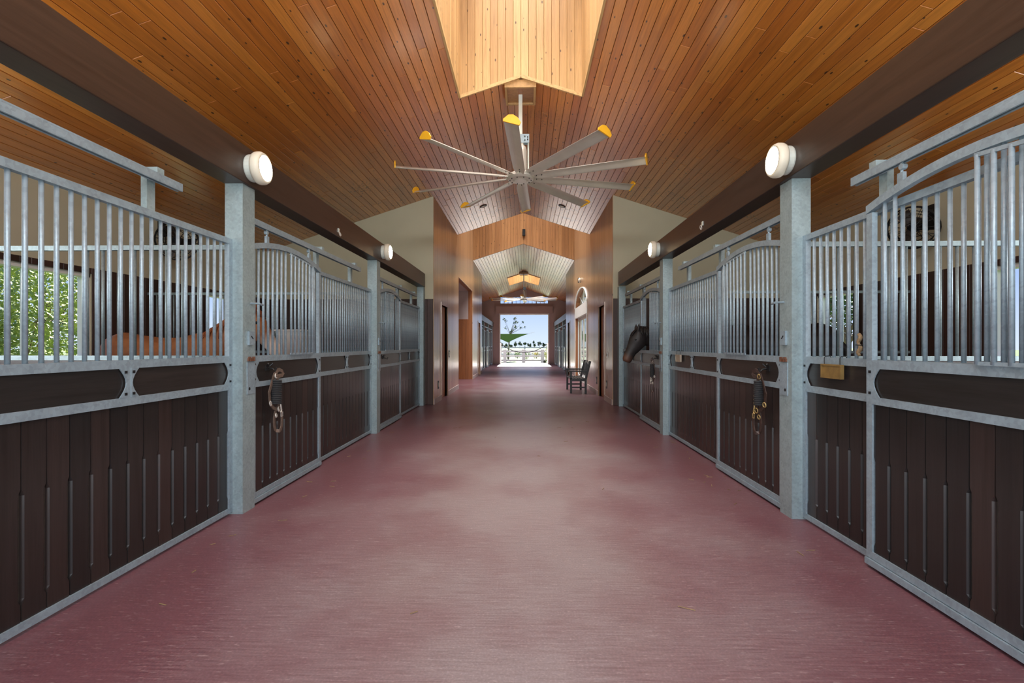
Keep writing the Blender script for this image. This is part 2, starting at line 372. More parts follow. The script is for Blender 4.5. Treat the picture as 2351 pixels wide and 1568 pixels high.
def tag(o, label, cat, group=None):
    o['label'] = label; o['category'] = cat
    if group: o['group'] = group
    return o
def thing(name, label, cat, loc, group=None):
    o = bpy.data.objects.new(name, None); COL.objects.link(o); o.location = loc; o.empty_display_size = 0.1
    WL[o.name] = tuple(loc); return tag(o, label, cat, group)
def struct(o): o['kind'] = 'structure'; return o
def copy_tree(o, parent=None, delta=(0,0,0)):
    c = o.copy(); COL.objects.link(c)
    if parent is not None: c.parent = parent
    else: c.location = Vector(o.location)+Vector(delta)
    w = WL[o.name]; WL[c.name] = (w[0]+delta[0], w[1]+delta[1], w[2]+delta[2])
    for ch in list(o.children): copy_tree(ch, c, delta)
    return c

# ------------------------------------------------------------------ the building: dimensions (metres)
RX, RZ, SL = -0.062, 5.57, 0.325          # ridge line and roof slope
def roof(x): return RZ - SL*abs(x-RX)
YN, YG, YT0, YT1, YG2, YF = -0.55, 11.46, 15.5, 20.25, 24.36, 36.3   # entrance, end of near wing, tower, far wing, far end
XL, XR = -6.1, 5.98                        # outer walls
PL, PR = -2.15, 2.05                       # passage walls
HX = 0.119                                 # ceiling plank width in plan
CUP = [(4.1, 7.6), (28.2, 31.7)]           # cupola openings along the ridge
CL, CR = RX-8*HX, RX+8*HX
LIN = 2.48                                 # height of the dark stall lining

# floor and ground
fl = MB(); fl.box(PL-0.35, PR+0.35, YN-0.9, YF+1.4, -0.12, 0.0); fl.box(PL-0.35, XL-0.2, YN, YG+0.2, -0.12, -0.002); fl.box(PR+0.35, XR+0.2, YN, YG+0.2, -0.12, -0.002)
fl.box(PL-0.35, XL-0.2, YG2-0.2, YF, -0.12, -0.002); fl.box(PR+0.35, XR+0.2, YG2-0.2, YF, -0.12, -0.002); fl.box(PL-0.35, -5.2, 15.5, 20.3, -0.12, -0.002)
struct(fl.obj('floor', 'floor'))
gd = MB(); gd.add([(-150,-60,-0.14),(150,-60,-0.14),(150,420,-0.14),(-150,420,-0.14)], [(0,1,2,3)])
g = gd.obj('ground', 'grass'); g['kind'] = 'structure'

# ceilings ------------------------------------------------------------------
def slope_pt(side, s, y, dz=0.0):
    x = RX + side*s
    return (x, y, RZ - SL*s + dz)
def ceiling_slope(side, ranges, joined, nmax, hole, name_mat):
    back = MB(); TH = 0.016
    def strip(s0, s1, y0, y1):
        # solid roof deck above the planks
        a = [slope_pt(side, s0, y0, TH), slope_pt(side, s1, y0, TH), slope_pt(side, s1, y1, TH), slope_pt(side, s0, y1, TH)]
        b = [(p[0], p[1], p[2]+0.12) for p in a]
        back.prism(a, b)
    n_in = 8
    y0, y1 = ranges[0]; 
    strip(0, n_in*HX, y0, hole[0]); strip(0, n_in*HX, hole[1], y1)
    strip(n_in*HX, nmax*HX, y0, y1)
    if len(ranges) > 1: strip(0, 18.5*HX, ranges[1][0], ranges[1][1])
    root = struct(back.obj('ceiling', 'groove', fix=True))
    jm = MB(); dn = Vector((side*SL*-1, 0, -1)).normalized()
    for k in range(nmax):
        segs = [(y0, y1)]
        if len(ranges) > 1 and k < 18:
            segs = [(min(ranges[0][0], ranges[1][0]), max(ranges[0][1], ranges[1][1]))]
        if k < n_in:
            out = []
            for a, b in segs: out += [(a, hole[0]), (hole[1], b)]
            segs = out
        for a, b in segs:
            cuts = [a]; p = a + random.uniform(0.8, 4.6)
            while p < b-0.6: cuts.append(p); p += random.uniform(3.0, 4.9)
            cuts.append(b)
            for c0, c1 in zip(cuts[:-1], cuts[1:]):
                q = [slope_pt(side, k*HX, c0, TH), slope_pt(side, (k+1)*HX, c0, TH), slope_pt(side, (k+1)*HX, c1, TH), slope_pt(side, k*HX, c1, TH)]
                if side > 0: q = q[::-1]
                mb = jm if joined else MB()
                mb.plank(q, dn, t=TH, ch=0.004, gap=0.0028)
                if not joined: mb.obj('plank', name_mat, root)
    if joined: jm.obj('planks', name_mat, root, kind='stuff')
    return root
for sd in (-1, 1):
    ceiling_slope(sd, [(YN, YG), (YG, YT0)], False, 51, CUP[0], 'ceil')
    ceiling_slope(sd, [(YG2, YF), (YT1, YG2)], True, 51, CUP[1], 'ceilj')

# cupolas ------------------------------------------------------------------
def wall_planks(root, pts, nrm, mat, joined=None, t=0.014):
    """pts: list of quads (bottom a, bottom b, top b, top a)"""
    for q in pts:
        if joined is not None: joined.plank(q, nrm, t=t)
        else: MB().plank(q, nrm, t=t).obj('plank', mat, root)
ZC = 8.3
for ci, (c0, c1) in enumerate(CUP):
    sep = ci == 0
    # far and near ends
    for (yy, ny) in ((c1, -1), (c0, 1)):
        m = MB()
        for (xa, xb) in ((CL-0.1, RX), (RX, CR+0.1)):
            m.prism([(xa,yy,roof(xa)),(xb,yy,roof(xb)),(xb,yy,ZC),(xa,yy,ZC)], [(xa,yy-ny*0.1,roof(xa)),(xb,yy-ny*0.1,roof(xb)),(xb,yy-ny*0.1,ZC),(xa,yy-ny*0.1,ZC)])
        w = struct(m.obj('wall_cupola_end', 'groove', fix=True)); jm = MB(); qs = []
        for k in range(-8, 8):
            a, b = RX+k*HX, RX+(k+1)*HX
            q = [(a,yy,roof(a)),(b,yy,roof(b)),(b,yy,ZC),(a,yy,ZC)]
            qs.append(q if ny < 0 else [q[1], q[0], q[3], q[2]])
        wall_planks(w, qs, (0, ny, 0), 'cupola', None if sep else jm)
        if not sep: jm.obj('planks', 'cupola', w, kind='stuff')
    for (xx, nx) in ((CL, 1), (CR, -1)):
        m = MB(); zb = roof(xx)
        # solid below and above the window band, piers between
        m.box(xx, xx-nx*0.1, c0, c1, zb, 7.15); m.box(xx, xx-nx*0.1, c0, c1, 7.95, ZC)
        for yy in (c0, c0+1.12, c0+2.28, c1-0.1): m.box(xx, xx-nx*0.1, yy, yy+0.1, 7.15, 7.95)
        w = struct(m.obj('wall_cupola_side', 'cupola')); jm = MB(); qs = []
        nn = 29; wd = (c1-c0)/nn
        for k in range(nn):
            a, b = c0+k*wd, c0+(k+1)*wd
            q = [(xx,b,zb),(xx,a,zb),(xx,a,7.15),(xx,b,7.15)]
            qs.append(q if nx > 0 else [q[1], q[0], q[3], q[2]])
        wall_planks(w, qs, (nx, 0, 0), 'cupola', None if sep else jm)
        if not sep: jm.obj('planks', 'cupola', w, kind='stuff')
    m = MB().box(CL-0.2, CR+0.2, c0-0.2, c1+0.2, ZC, ZC+0.12); struct(m.obj('ceiling_cupola', 'cupola'))
    # pale trim round the opening
    tr = MB(); tz = 0.03
    for sd in (-1, 1):
        xe = RX+sd*8*HX
        tr.bar((xe, c0, roof(xe)-0.004), (xe, c1, roof(xe)-0.004), 0.03, 0.05)
        for yy in (c0, c1): tr.bar((RX, yy, RZ-0.006), (xe, yy, roof(xe)-0.006), 0.03, 0.05)
    struct(tr.obj('trim_1' if ci == 0 else 'trim_2', 'wood_trim'))

# middle tower ------------------------------------------------------------------
TZ = 8.6
for (yy, ny) in ((YT1, -1), (YT0, 1)):
    m = MB()
    for (xa, xb) in ((PL-0.2, RX), (RX, PR+0.2)):
        m.prism([(xa,yy,roof(xa)),(xb,yy,roof(xb)),(xb,yy,TZ),(xa,yy,TZ)], [(xa,yy-ny*0.12,roof(xa)),(xb,yy-ny*0.12,roof(xb)),(xb,yy-ny*0.12,TZ),(xa,yy-ny*0.12,TZ)])
    w = struct(m.obj('wall_tower_far' if ny < 0 else 'wall_tower_near', 'groove', fix=True)); qs = []
    xs = [PL+(RX-PL)*k/16 for k in range(16)] + [RX+(PR-RX)*k/16 for k in range(17)]
    for a, b in zip(xs[:-1], xs[1:]):
        q = [(a,yy,roof(a)),(b,yy,roof(b)),(b,yy,TZ),(a,yy,TZ)]
        qs.append(q if ny < 0 else [q[1], q[0], q[3], q[2]])
    wall_planks(w, qs, (0, ny, 0), 'wallx')
struct(MB().box(PL-0.3, PR+0.3, YT0-0.2, YT1+0.2, TZ, TZ+0.15).obj('ceiling_tower', 'cupola'))
tag(MB().box(-0.10, 0.02, YT1-0.10, YT1-0.014, 5.90, 6.16).obj('speaker', 'black', org=(-0.04, YT1, 6.0)), 'small dark box loudspeaker on the wooden tower gable', 'speaker')

# passage walls ------------------------------------------------------------------
def passage_wall(name, X, nx, openings, arch=None):
    ys = [YG]
    y = YG
    while y < YG2-0.01:
        y = min(y+0.13, YG2); ys.append(y)
    for (a, b, z) in openings: ys += [a, b]
    ys += [YT0, YT1]
    ys = sorted(set(round(v, 4) for v in ys))
    ys2 = [ys[0]]
    for v in ys[1:]:
        if v-ys2[-1] > 0.012: ys2.append(v)
    body = MB(); pl = MB()
    def zb(y):
        for (a, b, z) in openings:
            if a < y < b:
                if arch and abs(a-arch[0]) < 1e-6:
                    c = (a+b)/2; h = (b-a)/2
                    return z + arch[1]*math.sqrt(max(0, 1-((y-c)/h)**2))
                return z
        return 0.0
    for a, b in zip(ys2[:-1], ys2[1:]):
        mid = (a+b)/2; top = TZ if YT0 < mid < YT1 else roof(X)
        inner = YG+0.14 <= mid <= YG2-0.14
        za, zb_ = zb(a+1e-4), zb(b-1e-4)
        if YT0 < mid < YT1:
            for (l, h) in ((0, 7.3), (8.1, TZ)):
                body.prism([(X,a,max(l, za)),(X,b,max(l, zb_)),(X,b,h),(X,a,h)], [(X-nx*0.16,a,max(l, za)),(X-nx*0.16,b,max(l, zb_)),(X-nx*0.16,b,h),(X-nx*0.16,a,h)])
            top = 7.3
        elif inner:
            body.prism([(X,a,za),(X,b,zb_),(X,b,top+0.1),(X,a,top+0.1)], [(X-nx*0.16,a,za),(X-nx*0.16,b,zb_),(X-nx*0.16,b,top+0.1),(X-nx*0.16,a,top+0.1)])
        q = [(X,b,zb_),(X,a,za),(X,a,top),(X,b,top)]
        pl.plank(q if nx > 0 else [q[1], q[0], q[3], q[2]], (nx,0,0), t=0.014, ch=0.005)
    w = struct(body.obj(name, 'doorwood', fix=True)); pl.obj('planks', 'wally', w, kind='stuff')
    # baseboard along the wall, broken at openings
    bb = MB(); p = YG
    for (a, b, z) in sorted(openings)+[(YG2, YG2, 0)]:
        if a-p > 0.05: bb.box(X+nx*0.014, X+nx*0.032, p, a-0.07 if a < YG2 else a, 0, 0.13)
        p = b+0.07
    struct(bb.obj('baseboard_left' if nx > 0 else 'baseboard_right', 'pinkwall'))
    return w
OPL = [(12.50, 13.48, 2.43), (15.78, 19.97, 3.59), (22.32, 23.30, 2.43)]
OPR = [(12.60, 13.56, 2.43), (16.10, 19.80, 2.85), (22.24, 23.20, 2.43)]
passage_wall('wall_passage_left', PL, 1, OPL)
passage_wall('wall_passage_right', PR, -1, OPR, arch=(16.10, 0.60))
# side doors in the passage: casing, leaf, knob
dn_ = 0
def side_door(X, nx, a, b, z):
    global dn_
    dn_ += 1
    fr = MB(); t = 0.05
    fr.box(X+nx*0.02, X-nx*0.15, a, a-0.02, 0, z); fr.box(X+nx*0.02, X-nx*0.15, b, b+0.02, 0, z); fr.box(X+nx*0.02, X-nx*0.15, a, b, z, z+0.02)
    fr.box(X+nx*0.014, X+nx*0.034, a-0.07, a, 0, z+0.07); fr.box(X+nx*0.014, X+nx*0.034, b, b+0.07, 0, z+0.07); fr.box(X+nx*0.014, X+nx*0.034, a, b, z, z+0.07)
    d = struct(fr.obj('door_%d' % dn_, 'wally'))
    lf = MB().box(X-nx*0.05, X-nx*0.10, a, b, 0.005, z-0.005); l = lf.obj('door_leaf', 'doorwood', d)
    k = MB(); k.lathe([(0.012,0),(0.012,0.03),(0.03,0.04),(0.03,0.06),(0.015,0.075)], (X-nx*0.05, a+0.1, 1.0), (nx,0,0), 12); k.obj('knob', 'brass', l, smooth=True)
    for j in range(2):
        z0, z1 = (0.2, 1.05) if j == 0 else (1.25, z-0.2)
        MB().box(X-nx*0.042, X-nx*0.055, a+0.14, b-0.14, z0, z1).obj('panel', 'doorwood', l)
for (X, nx, ops) in ((PL, 1, OPL), (PR, -1, OPR)):
    side_door(X, nx, *ops[0]); side_door(X, nx, *ops[2])
# alcove on the left under the tower
al = MB(); al.box(PL-0.16, -5.0, 19.97, 20.12, 0, 3.7); al.box(PL-0.16, -5.0, 15.63, 15.78, 0, 3.7); al.box(-5.0, -5.12, 15.63, 20.12, 0, 3.7); al.box(PL-0.16, -5.12, 15.63, 20.12, 3.6, 3.72)
aw = struct(al.obj('wall_alcove', 'pinkwall'))
wn = MB()
for k in range(21):
    a = -5.0+k*0.135; wn.plank([(a,19.97,0),(min(a+0.135,PL-0.16),19.97,0),(min(a+0.135,PL-0.16),19.97,2.45),(a,19.97,2.45)], (0,-1,0), t=0.014)
wn.obj('wainscot_planks', 'doorwood', aw, kind='stuff')
# French door with arched fanlight on the right
fd = struct(MB().box(PR-0.035, PR-0.015, 16.03, 16.10, 0, 2.9).box(PR-0.035, PR-0.015, 19.80, 19.87, 0, 2.9).box(PR-0.03, PR+0.16, 16.10, 19.80, 2.45, 2.85).obj('door_5', 'white'))
arc = MB(); arc.tube([(PR-0.02, 17.95+1.87*math.cos(t), 2.85+0.62*math.sin(t)) for t in [PI*i/24 for i in range(25)]], 0.03, flat=(0.03, 0.06), nrm=(1,0,0)); arc.obj('arch_trim', 'white', fd)
fan_ = MB()
fan_.prism([(PR+0.10, 17.95+1.84*math.cos(t), 2.85+0.59*math.sin(t)) for t in [PI*i/20 for i in range(21)]], [(PR+0.11, 17.95+1.84*math.cos(t), 2.85+0.59*math.sin(t)) for t in [PI*i/20 for i in range(21)]])
fan_.obj('fanlight_pane', 'glass', fd, fix=True)
for t in (PI*0.25, PI*0.5, PI*0.75):
    MB().bar((PR+0.105, 17.95, 2.85), (PR+0.105, 17.95+1.84*math.cos(t), 2.85+0.59*math.sin(t)), 0.03, 0.03).obj('glazing_bar', 'white', fd)
for k in range(4):
    a = 16.12+k*0.92; b = a+0.90
    lf = MB(); lf.box(PR+0.08, PR+0.13, a, a+0.09, 0.01, 2.44); lf.box(PR+0.08, PR+0.13, b-0.09, b, 0.01, 2.44); lf.box(PR+0.08, PR+0.13, a+0.09, b-0.09, 0.01, 0.25); lf.box(PR+0.08, PR+0.13, a+0.09, b-0.09, 2.34, 2.44)
    l = lf.obj('door_leaf', 'white', fd); MB().box(PR+0.10, PR+0.108, a+0.09, b-0.09, 0.25, 2.34).obj('pane', 'glass', l)
    if k in (1, 2):
        yy = b-0.045 if k == 1 else a+0.045
        h = MB(); h.cyl((PR+0.08, yy, 1.02), (PR+0.02, yy, 1.02), 0.01); h.cyl((PR+0.03, yy, 1.02), (PR+0.03, yy+(-0.1 if k == 1 else 0.1), 1.02), 0.009); h.obj('handle', 'aluminium', l)
# small plates on the passage walls
def plate(X, nx, y, z, h, w, mat, label, cat):
    m = MB().box(X+nx*0.014, X+nx*0.026, y-w/2, y+w/2, z-h/2, z+h/2)
    o = thing(cat.replace(' ', '_'), label, cat, (X+nx*0.014, y, z))
    m.obj('cover_plate', mat, o)
    MB().box(X+nx*0.026, X+nx*0.034, y-w*0.2, y+w*0.2, z-h*0.25, z+h*0.25).obj('insert', 'black' if mat != 'black' else 'offwhite', o)
plate(PL, 1, 13.75, 1.15, 0.20, 0.10, 'black', 'dark switch plate beside the side door, across from the bench', 'light switch')
plate(PL, 1, 12.05, 0.42, 0.20, 0.10, 'black', 'dark outlet plate low on the plank wall across from the bench', 'wall outlet')
plate(PR, -1, 12.15, 1.15, 0.13, 0.13, 'white', 'white switch plate beside the side door behind the bench wall', 'light switch')
plate(PR, -1, 13.95, 0.40, 0.20, 0.10, 'black', 'dark outlet plate low between the bench and the side door', 'wall outlet')
plate(PR, -1, 12.25, 0.42, 0.20, 0.10, 'black', 'dark outlet plate low between the side door and the stalls', 'wall outlet')
sl = thing('wall_sconce', 'small oval wall lamp above the arched French door', 'wall lamp', (PR, 17.9, 3.75))
MB().lathe([(0.06,0),(0.09,0.03),(0.09,0.06),(0.05,0.10)], (PR-0.014, 17.9, 3.75), (-1,0,0), 16).obj('housing', 'offwhite', sl, smooth=True)
MB().box(PR-0.10, PR-0.125, 17.88, 17.92, 3.66, 3.84).obj('guard', 'black', sl)

# walls of the wings ------------------------------------------------------------------
def gable_piece(x0, x1, y0, y1, zb, name):
    m = MB()
    m.prism([(x0,y0,zb),(x1,y0,zb),(x1,y0,roof(x1)+0.05),(x0,y0,roof(x0)+0.05)], [(x0,y1,zb),(x1,y1,zb),(x1,y1,roof(x1)+0.05),(x0,y1,roof(x0)+0.05)])
    return struct(m.obj(name, 'cream', fix=True))
for (yy, y2, ny) in ((YG, YG+0.14, -1), (YG2, YG2-0.14, 1)):
    for (x0, x1, nm) in ((XL, PL, 'wall_gable_left'), (PR, XR, 'wall_gable_right')):
        w = gable_piece(x0, x1, yy, y2, 0, nm)
        m = MB(); n_ = int(round((x1-x0)/0.14)); wd = (x1-x0)/n_
        for k in range(n_):
            q = [(x0+k*wd,yy,0),(x0+(k+1)*wd,yy,0),(x0+(k+1)*wd,yy,LIN),(x0+k*wd,yy,LIN)]
            m.plank(q if ny < 0 else [q[1],q[0],q[3],q[2]], (0,ny,0), t=0.02)
        m.obj('lining_boards', 'lining', w, kind='stuff')
POSTS = [0.41, 4.09, 7.77, 11.33]
POSTS2 = [35.42, 31.74, 28.06, 24.49]
def outer_wall(name, X, nx, y0, y1, wins):
    """wins: list of (ya, yb) with sill 1.22 and head 2.40"""
    body = MB(); lin_ = MB(); top = roof(X)+0.06; t = 0.16
    p = y0
    for (a, b) in sorted(wins)+[(y1, y1)]:
        body.box(X, X-nx*t, p, a, 0, top)
        if b > a: body.box(X, X-nx*t, a, b, 0, 1.20); body.box(X, X-nx*t, a, b, 2.40, top)
        p = b
    w = struct(body.obj(name, 'cream'))
    k = y0
    edges = sorted([y0+0.14*i for i in range(int((y1-y0)/0.14)+1)] + [y1] + [v for ab in wins for v in ab])
    for a, b in zip(edges[:-1], edges[1:]):
        if b-a < 0.01: continue
        mid = (a+b)/2; inw = any(c < mid < d for c, d in wins)
        for (l, h) in (((0, 1.20), (2.40, LIN)) if inw else ((0, LIN),)):
            q = [(X,b,l),(X,a,l),(X,a,h),(X,b,h)]
            lin_.plank(q if nx > 0 else [q[1],q[0],q[3],q[2]], (nx,0,0), t=0.02)
    lin_.obj('lining_boards', 'lining', w, kind='stuff')
    return w
WIN_L = [(1.5, 2.9), (5.15, 6.75), (9.20, 10.6)]
WIN_R = [(1.7, 2.9), (5.35, 6.48), (9.08, 10.2)]
outer_wall('wall_left', XL, 1, YN, YG, WIN_L); outer_wall('wall_right', XR, -1, YN, YG, WIN_R)
WIN_2 = [(25.6, 26.8), (29.3, 30.5), (33.0, 34.2)]
outer_wall('wall_left_far', XL, 1, YG2, YF, WIN_2); outer_wall('wall_right_far', XR, -1, YG2, YF, WIN_2)
wi = 0
for (X, nx, wins) in ((XL, 1, WIN_L), (XR, -1, WIN_R)):
    for (a, b) in wins:
        wi += 1
        m = MB(); x0, x1 = X-nx*0.02, X-nx*0.16
        m.box(x0, x1, a, a+0.05, 1.20, 2.40); m.box(x0, x1, b-0.05, b, 1.20, 2.40); m.box(x0, x1, a, b, 1.20, 1.25); m.box(x0, x1, a, b, 2.35, 2.40)
        w = struct(m.obj('window_%d' % wi, 'white'))
        MB().box(X-nx*0.12, X-nx*0.16, (a+b)/2-0.03, (a+b)/2+0.03, 1.25, 2.35).obj('mullion', 'white', w)
# end walls with the big barn doors
def end_wall(name, y0, y1, mat, ny):
    m = MB(); dx0, dx1, dh = -1.84, 1.74, 3.66
    for (xa, xb) in ((XL, dx0), (dx0, RX), (RX, dx1), (dx1, XR)):
        zb = dh if xa >= dx0-1e-6 and xb <= dx1+1e-6 else 0
        if zb == 0:
            m.prism([(xa,y0,0),(xb,y0,0),(xb,y0,roof(xb)+.05),(xa,y0,roof(xa)+.05)], [(xa,y1,0),(xb,y1,0),(xb,y1,roof(xb)+.05),(xa,y1,roof(xa)+.05)])
        else:
            m.prism([(xa,y0,dh),(xb,y0,dh),(xb,y0,4.45),(xa,y0,4.45)], [(xa,y1,dh),(xb,y1,dh),(xb,y1,4.45),(xa,y1,4.45)])
            # gable glazing strip 4.45 .. 5.0, solid above
            wx0, wx1 = (xa, xb)
            m.prism([(xa,y0,4.97),(xb,y0,4.97 if xb > xa else 0),(xb,y0,roof(xb)+.05),(xa,y0,roof(xa)+.05)], [(xa,y1,4.97),(xb,y1,4.97),(xb,y1,roof(xb)+.05),(xa,y1,roof(xa)+.05)])
    return struct(m.obj(name, mat, fix=True)), dx0, dx1, dh
fw, dx0, dx1, dh = end_wall('wall_far', YF, YF+0.22, 'pinkwall', -1)
end_wall('wall_near', YN, YN-0.22, 'cream', 1)
hb = MB().box(-2.15, 2.05, YF-0.16, YF-0.001, 3.72, 4.25); hb.obj('door_header', 'pinkwall', fw)
for yy, nm in ((YF+0.11, 'window_7'), (YN-0.11, 'window_8')):
    m = MB(); m.box(dx0, dx1, yy-0.02, yy+0.02, 4.45, 4.49); m.box(dx0, dx1, yy-0.02, yy+0.02, 4.93, 4.97)
    w = struct(m.obj(nm, 'pinkwall'))
    for k in range(13):
        x = dx0 + (dx1-dx0)*k/12; MB().box(x-0.015-(0.02 if k % 3 == 0 else 0), x+0.015+(0.02 if k % 3 == 0 else 0), yy-0.018, yy+0.018, 4.49, 4.93).obj('glazing_bar', 'pinkwall', w)
    MB().box(dx0, dx1, yy-0.016, yy+0.016, 4.70, 4.72).obj('glazing_bar', 'pinkwall', w)
    MB().box(dx0, dx1, yy-0.003, yy+0.003, 4.49, 4.93).obj('pane', 'glass', w)
cs = MB(); cs.box(dx0-0.06, dx0+0.02, YF-0.03, YF+0.24, 0, dh); cs.box(dx1-0.02, dx1+0.06, YF-0.03, YF+0.24, 0, dh); cs.box(dx0-0.06, dx1+0.06, YF-0.03, YF+0.24, dh-0.02, dh+0.06)
struct(cs.obj('door_6', 'white'))

# ------------------------------------------------------------------ stalls
FL, FR = -2.42, 2.23
def XF(side, d): return FL+d if side < 0 else FR-d
CYLR = 0.0115
Z0, Z1, Z2, Z3, ZT = 0.06, 1.03, 1.08, 1.257, 2.275   # bottom rail top, dado rails, grille top
ZG = 1.308
def board_mesh(w, zt, zb, side, last):
    """one board of a kickboard with half of the routed slots down both edges; local: y along wall 0..w, x outward"""
    o = -1 if side > 0 else 1
    g = 0.0016; s = 0.012; a0, a1 = 0.14, 0.70
    def outline(sl, ins):
        L = [(g, zb), (g, a0), (g+sl, a0+0.03), (g+sl, a1-0.03), (g, a1), (g, zt)]
        R = [(w-g, zt), (w-g, a1), (w-g-sl, a1-0.03), (w-g-sl, a0+0.03), (w-g, a0), (w-g, zb)]
        P = L+R
        return [(y+(ins if i < 6 else -ins), z) for i, (y, z) in enumerate(P)]
    m = MB(); f = [(0.016*o, y, z) for y, z in outline(s, 0.0022)]; b = [(0.0, y, z) for y, z in outline(0.005, 0)]
    m.prism(f, b)
    me = m.mesh('board'); 
    import bmesh
    bm = bmesh.new(); bm.from_mesh(me); bmesh.ops.recalc_face_normals(bm, faces=bm.faces); bm.to_mesh(me); bm.free()
    me.materials.append(MAT['board']); return me
BOARDCACHE = {}
def boards(root, side, ya, yb, d, zt, zb):
    n = max(1, int(round((yb-ya)/0.13))); w = (yb-ya)/n
    key = (round(w, 4), side, zt, zb)
    if key not in BOARDCACHE: BOARDCACHE[key] = board_mesh(w, zt, zb, side, False)
    for k in range(n): inst(BOARDCACHE[key], 'board', root, (XF(side, d), ya+k*w, 0))
    MB().box(XF(side, d), XF(side, d-0.02), ya, yb, zb, zt).obj('backing', 'slot', root)
def end_plate(m, side, d, y, sgn, z0, z1):
    """concave steel plate at a dado end: y edge, sgn direction into the panel"""
    pts = [(0, z0), (0.062, z0)] + [(0.062-0.05*math.sin(PI*i/8), z0+(z1-z0)*i/8) for i in range(1, 8)] + [(0.062, z1), (0, z1)]
    f = [(XF(side, d+0.004), y+sgn*a, z) for a, z in pts]; b = [(XF(side, d-0.002), y+sgn*a, z) for a, z in pts]
    m.prism(f, b)
def bolt(root, side, d, y, z):
    MB().box(XF(side, d), XF(side, d+0.006), y-0.008, y+0.008, z-0.008, z+0.008).obj('bolt', 'black', root)
BARM = {}
def bar_mesh(h):
    k = round(h, 3)
    if k not in BARM: BARM[k] = shared(MB().cyl((0,0,0), (0,0,h), CYLR, 10), 'bar', 'galv', True)
    return BARM[k]
def autosmooth(me): pass
def grille(root, side, ya, yb, d, z0, ztop, pitch=0.08, detail=True, joined=None):
    n = int(round((yb-ya)/pitch)); st = (yb-ya)/n
    for k in range(1, n):
        y = ya+k*st; h = ztop(y)-z0
        if detail: inst(bar_mesh(h), 'bar', root, (XF(side, d), y, z0))
        else: joined.box(XF(side, d)-0.011, XF(side, d)+0.011, y-0.011, y+0.011, z0, z0+h)

def fixed_panel(side, ya, yb, label, detail=True):
    root = thing('stall_screen', label, 'stall screen', (XF(side, 0), ya, 0), 'fixed barred stall front panels')
    st = 0.045
    m = MB(); D = 0.04; X0, X1 = XF(side, 0), XF(side, -D)
    for (l, h) in ((0.02, Z0), (Z1, Z2), (Z3, ZG), (ZT-0.045, ZT)): m.box(X0, X1, ya+st, yb-st, l, h)
    for y in (ya, yb-st): m.box(X0, X1, y, y+st, 0.02, ZT)
    mid = (ya+yb)/2
    m.box(X0, XF(side, -0.02), mid-0.012, mid+0.012, Z2, Z3)
    m.obj('frame', 'galv', root, fix=True)
    for y, s in ((ya+st, 1), (mid-0.012, -1), (mid+0.012, 1), (yb-st, -1)):
        pm = MB(); end_plate(pm, side, -0.002, y, s, Z2, Z3); pm.obj('corner_plate', 'galv', root, fix=True)
    if detail:
        for y in (ya+st*0.75, mid-0.03, mid+0.03, yb-st*0.75):
            for z in (Z2+0.022, Z3-0.022): bolt(root, side, 0.001, y, z)
    for a, b in ((ya+st, mid-0.008), (mid+0.008, yb-st)):
        MB().box(XF(side, -0.012), XF(side, -0.035), a, b, Z2, Z3).obj('rail_board', 'boardh', root)
    if detail:
        boards(root, side, ya+st, yb-st, -0.028, Z1, Z0)
        grille(root, side, ya+st, yb-st, -0.02, ZG, lambda y: ZT-0.04)
    else:
        j = MB(); n = 16; w = (yb-ya-2*st)/n
        for k in range(n): j.box(XF(side, -0.012), XF(side, -0.03), ya+st+k*w+0.003, ya+st+(k+1)*w-0.003, Z0, Z1)
        j.obj('boards', 'board', root, kind='stuff')
        j = MB(); grille(root, side, ya+st, yb-st, -0.02, ZG, lambda y: ZT-0.04, detail=False, joined=j); j.obj('bars', 'galv', root, kind='stuff')
    return root

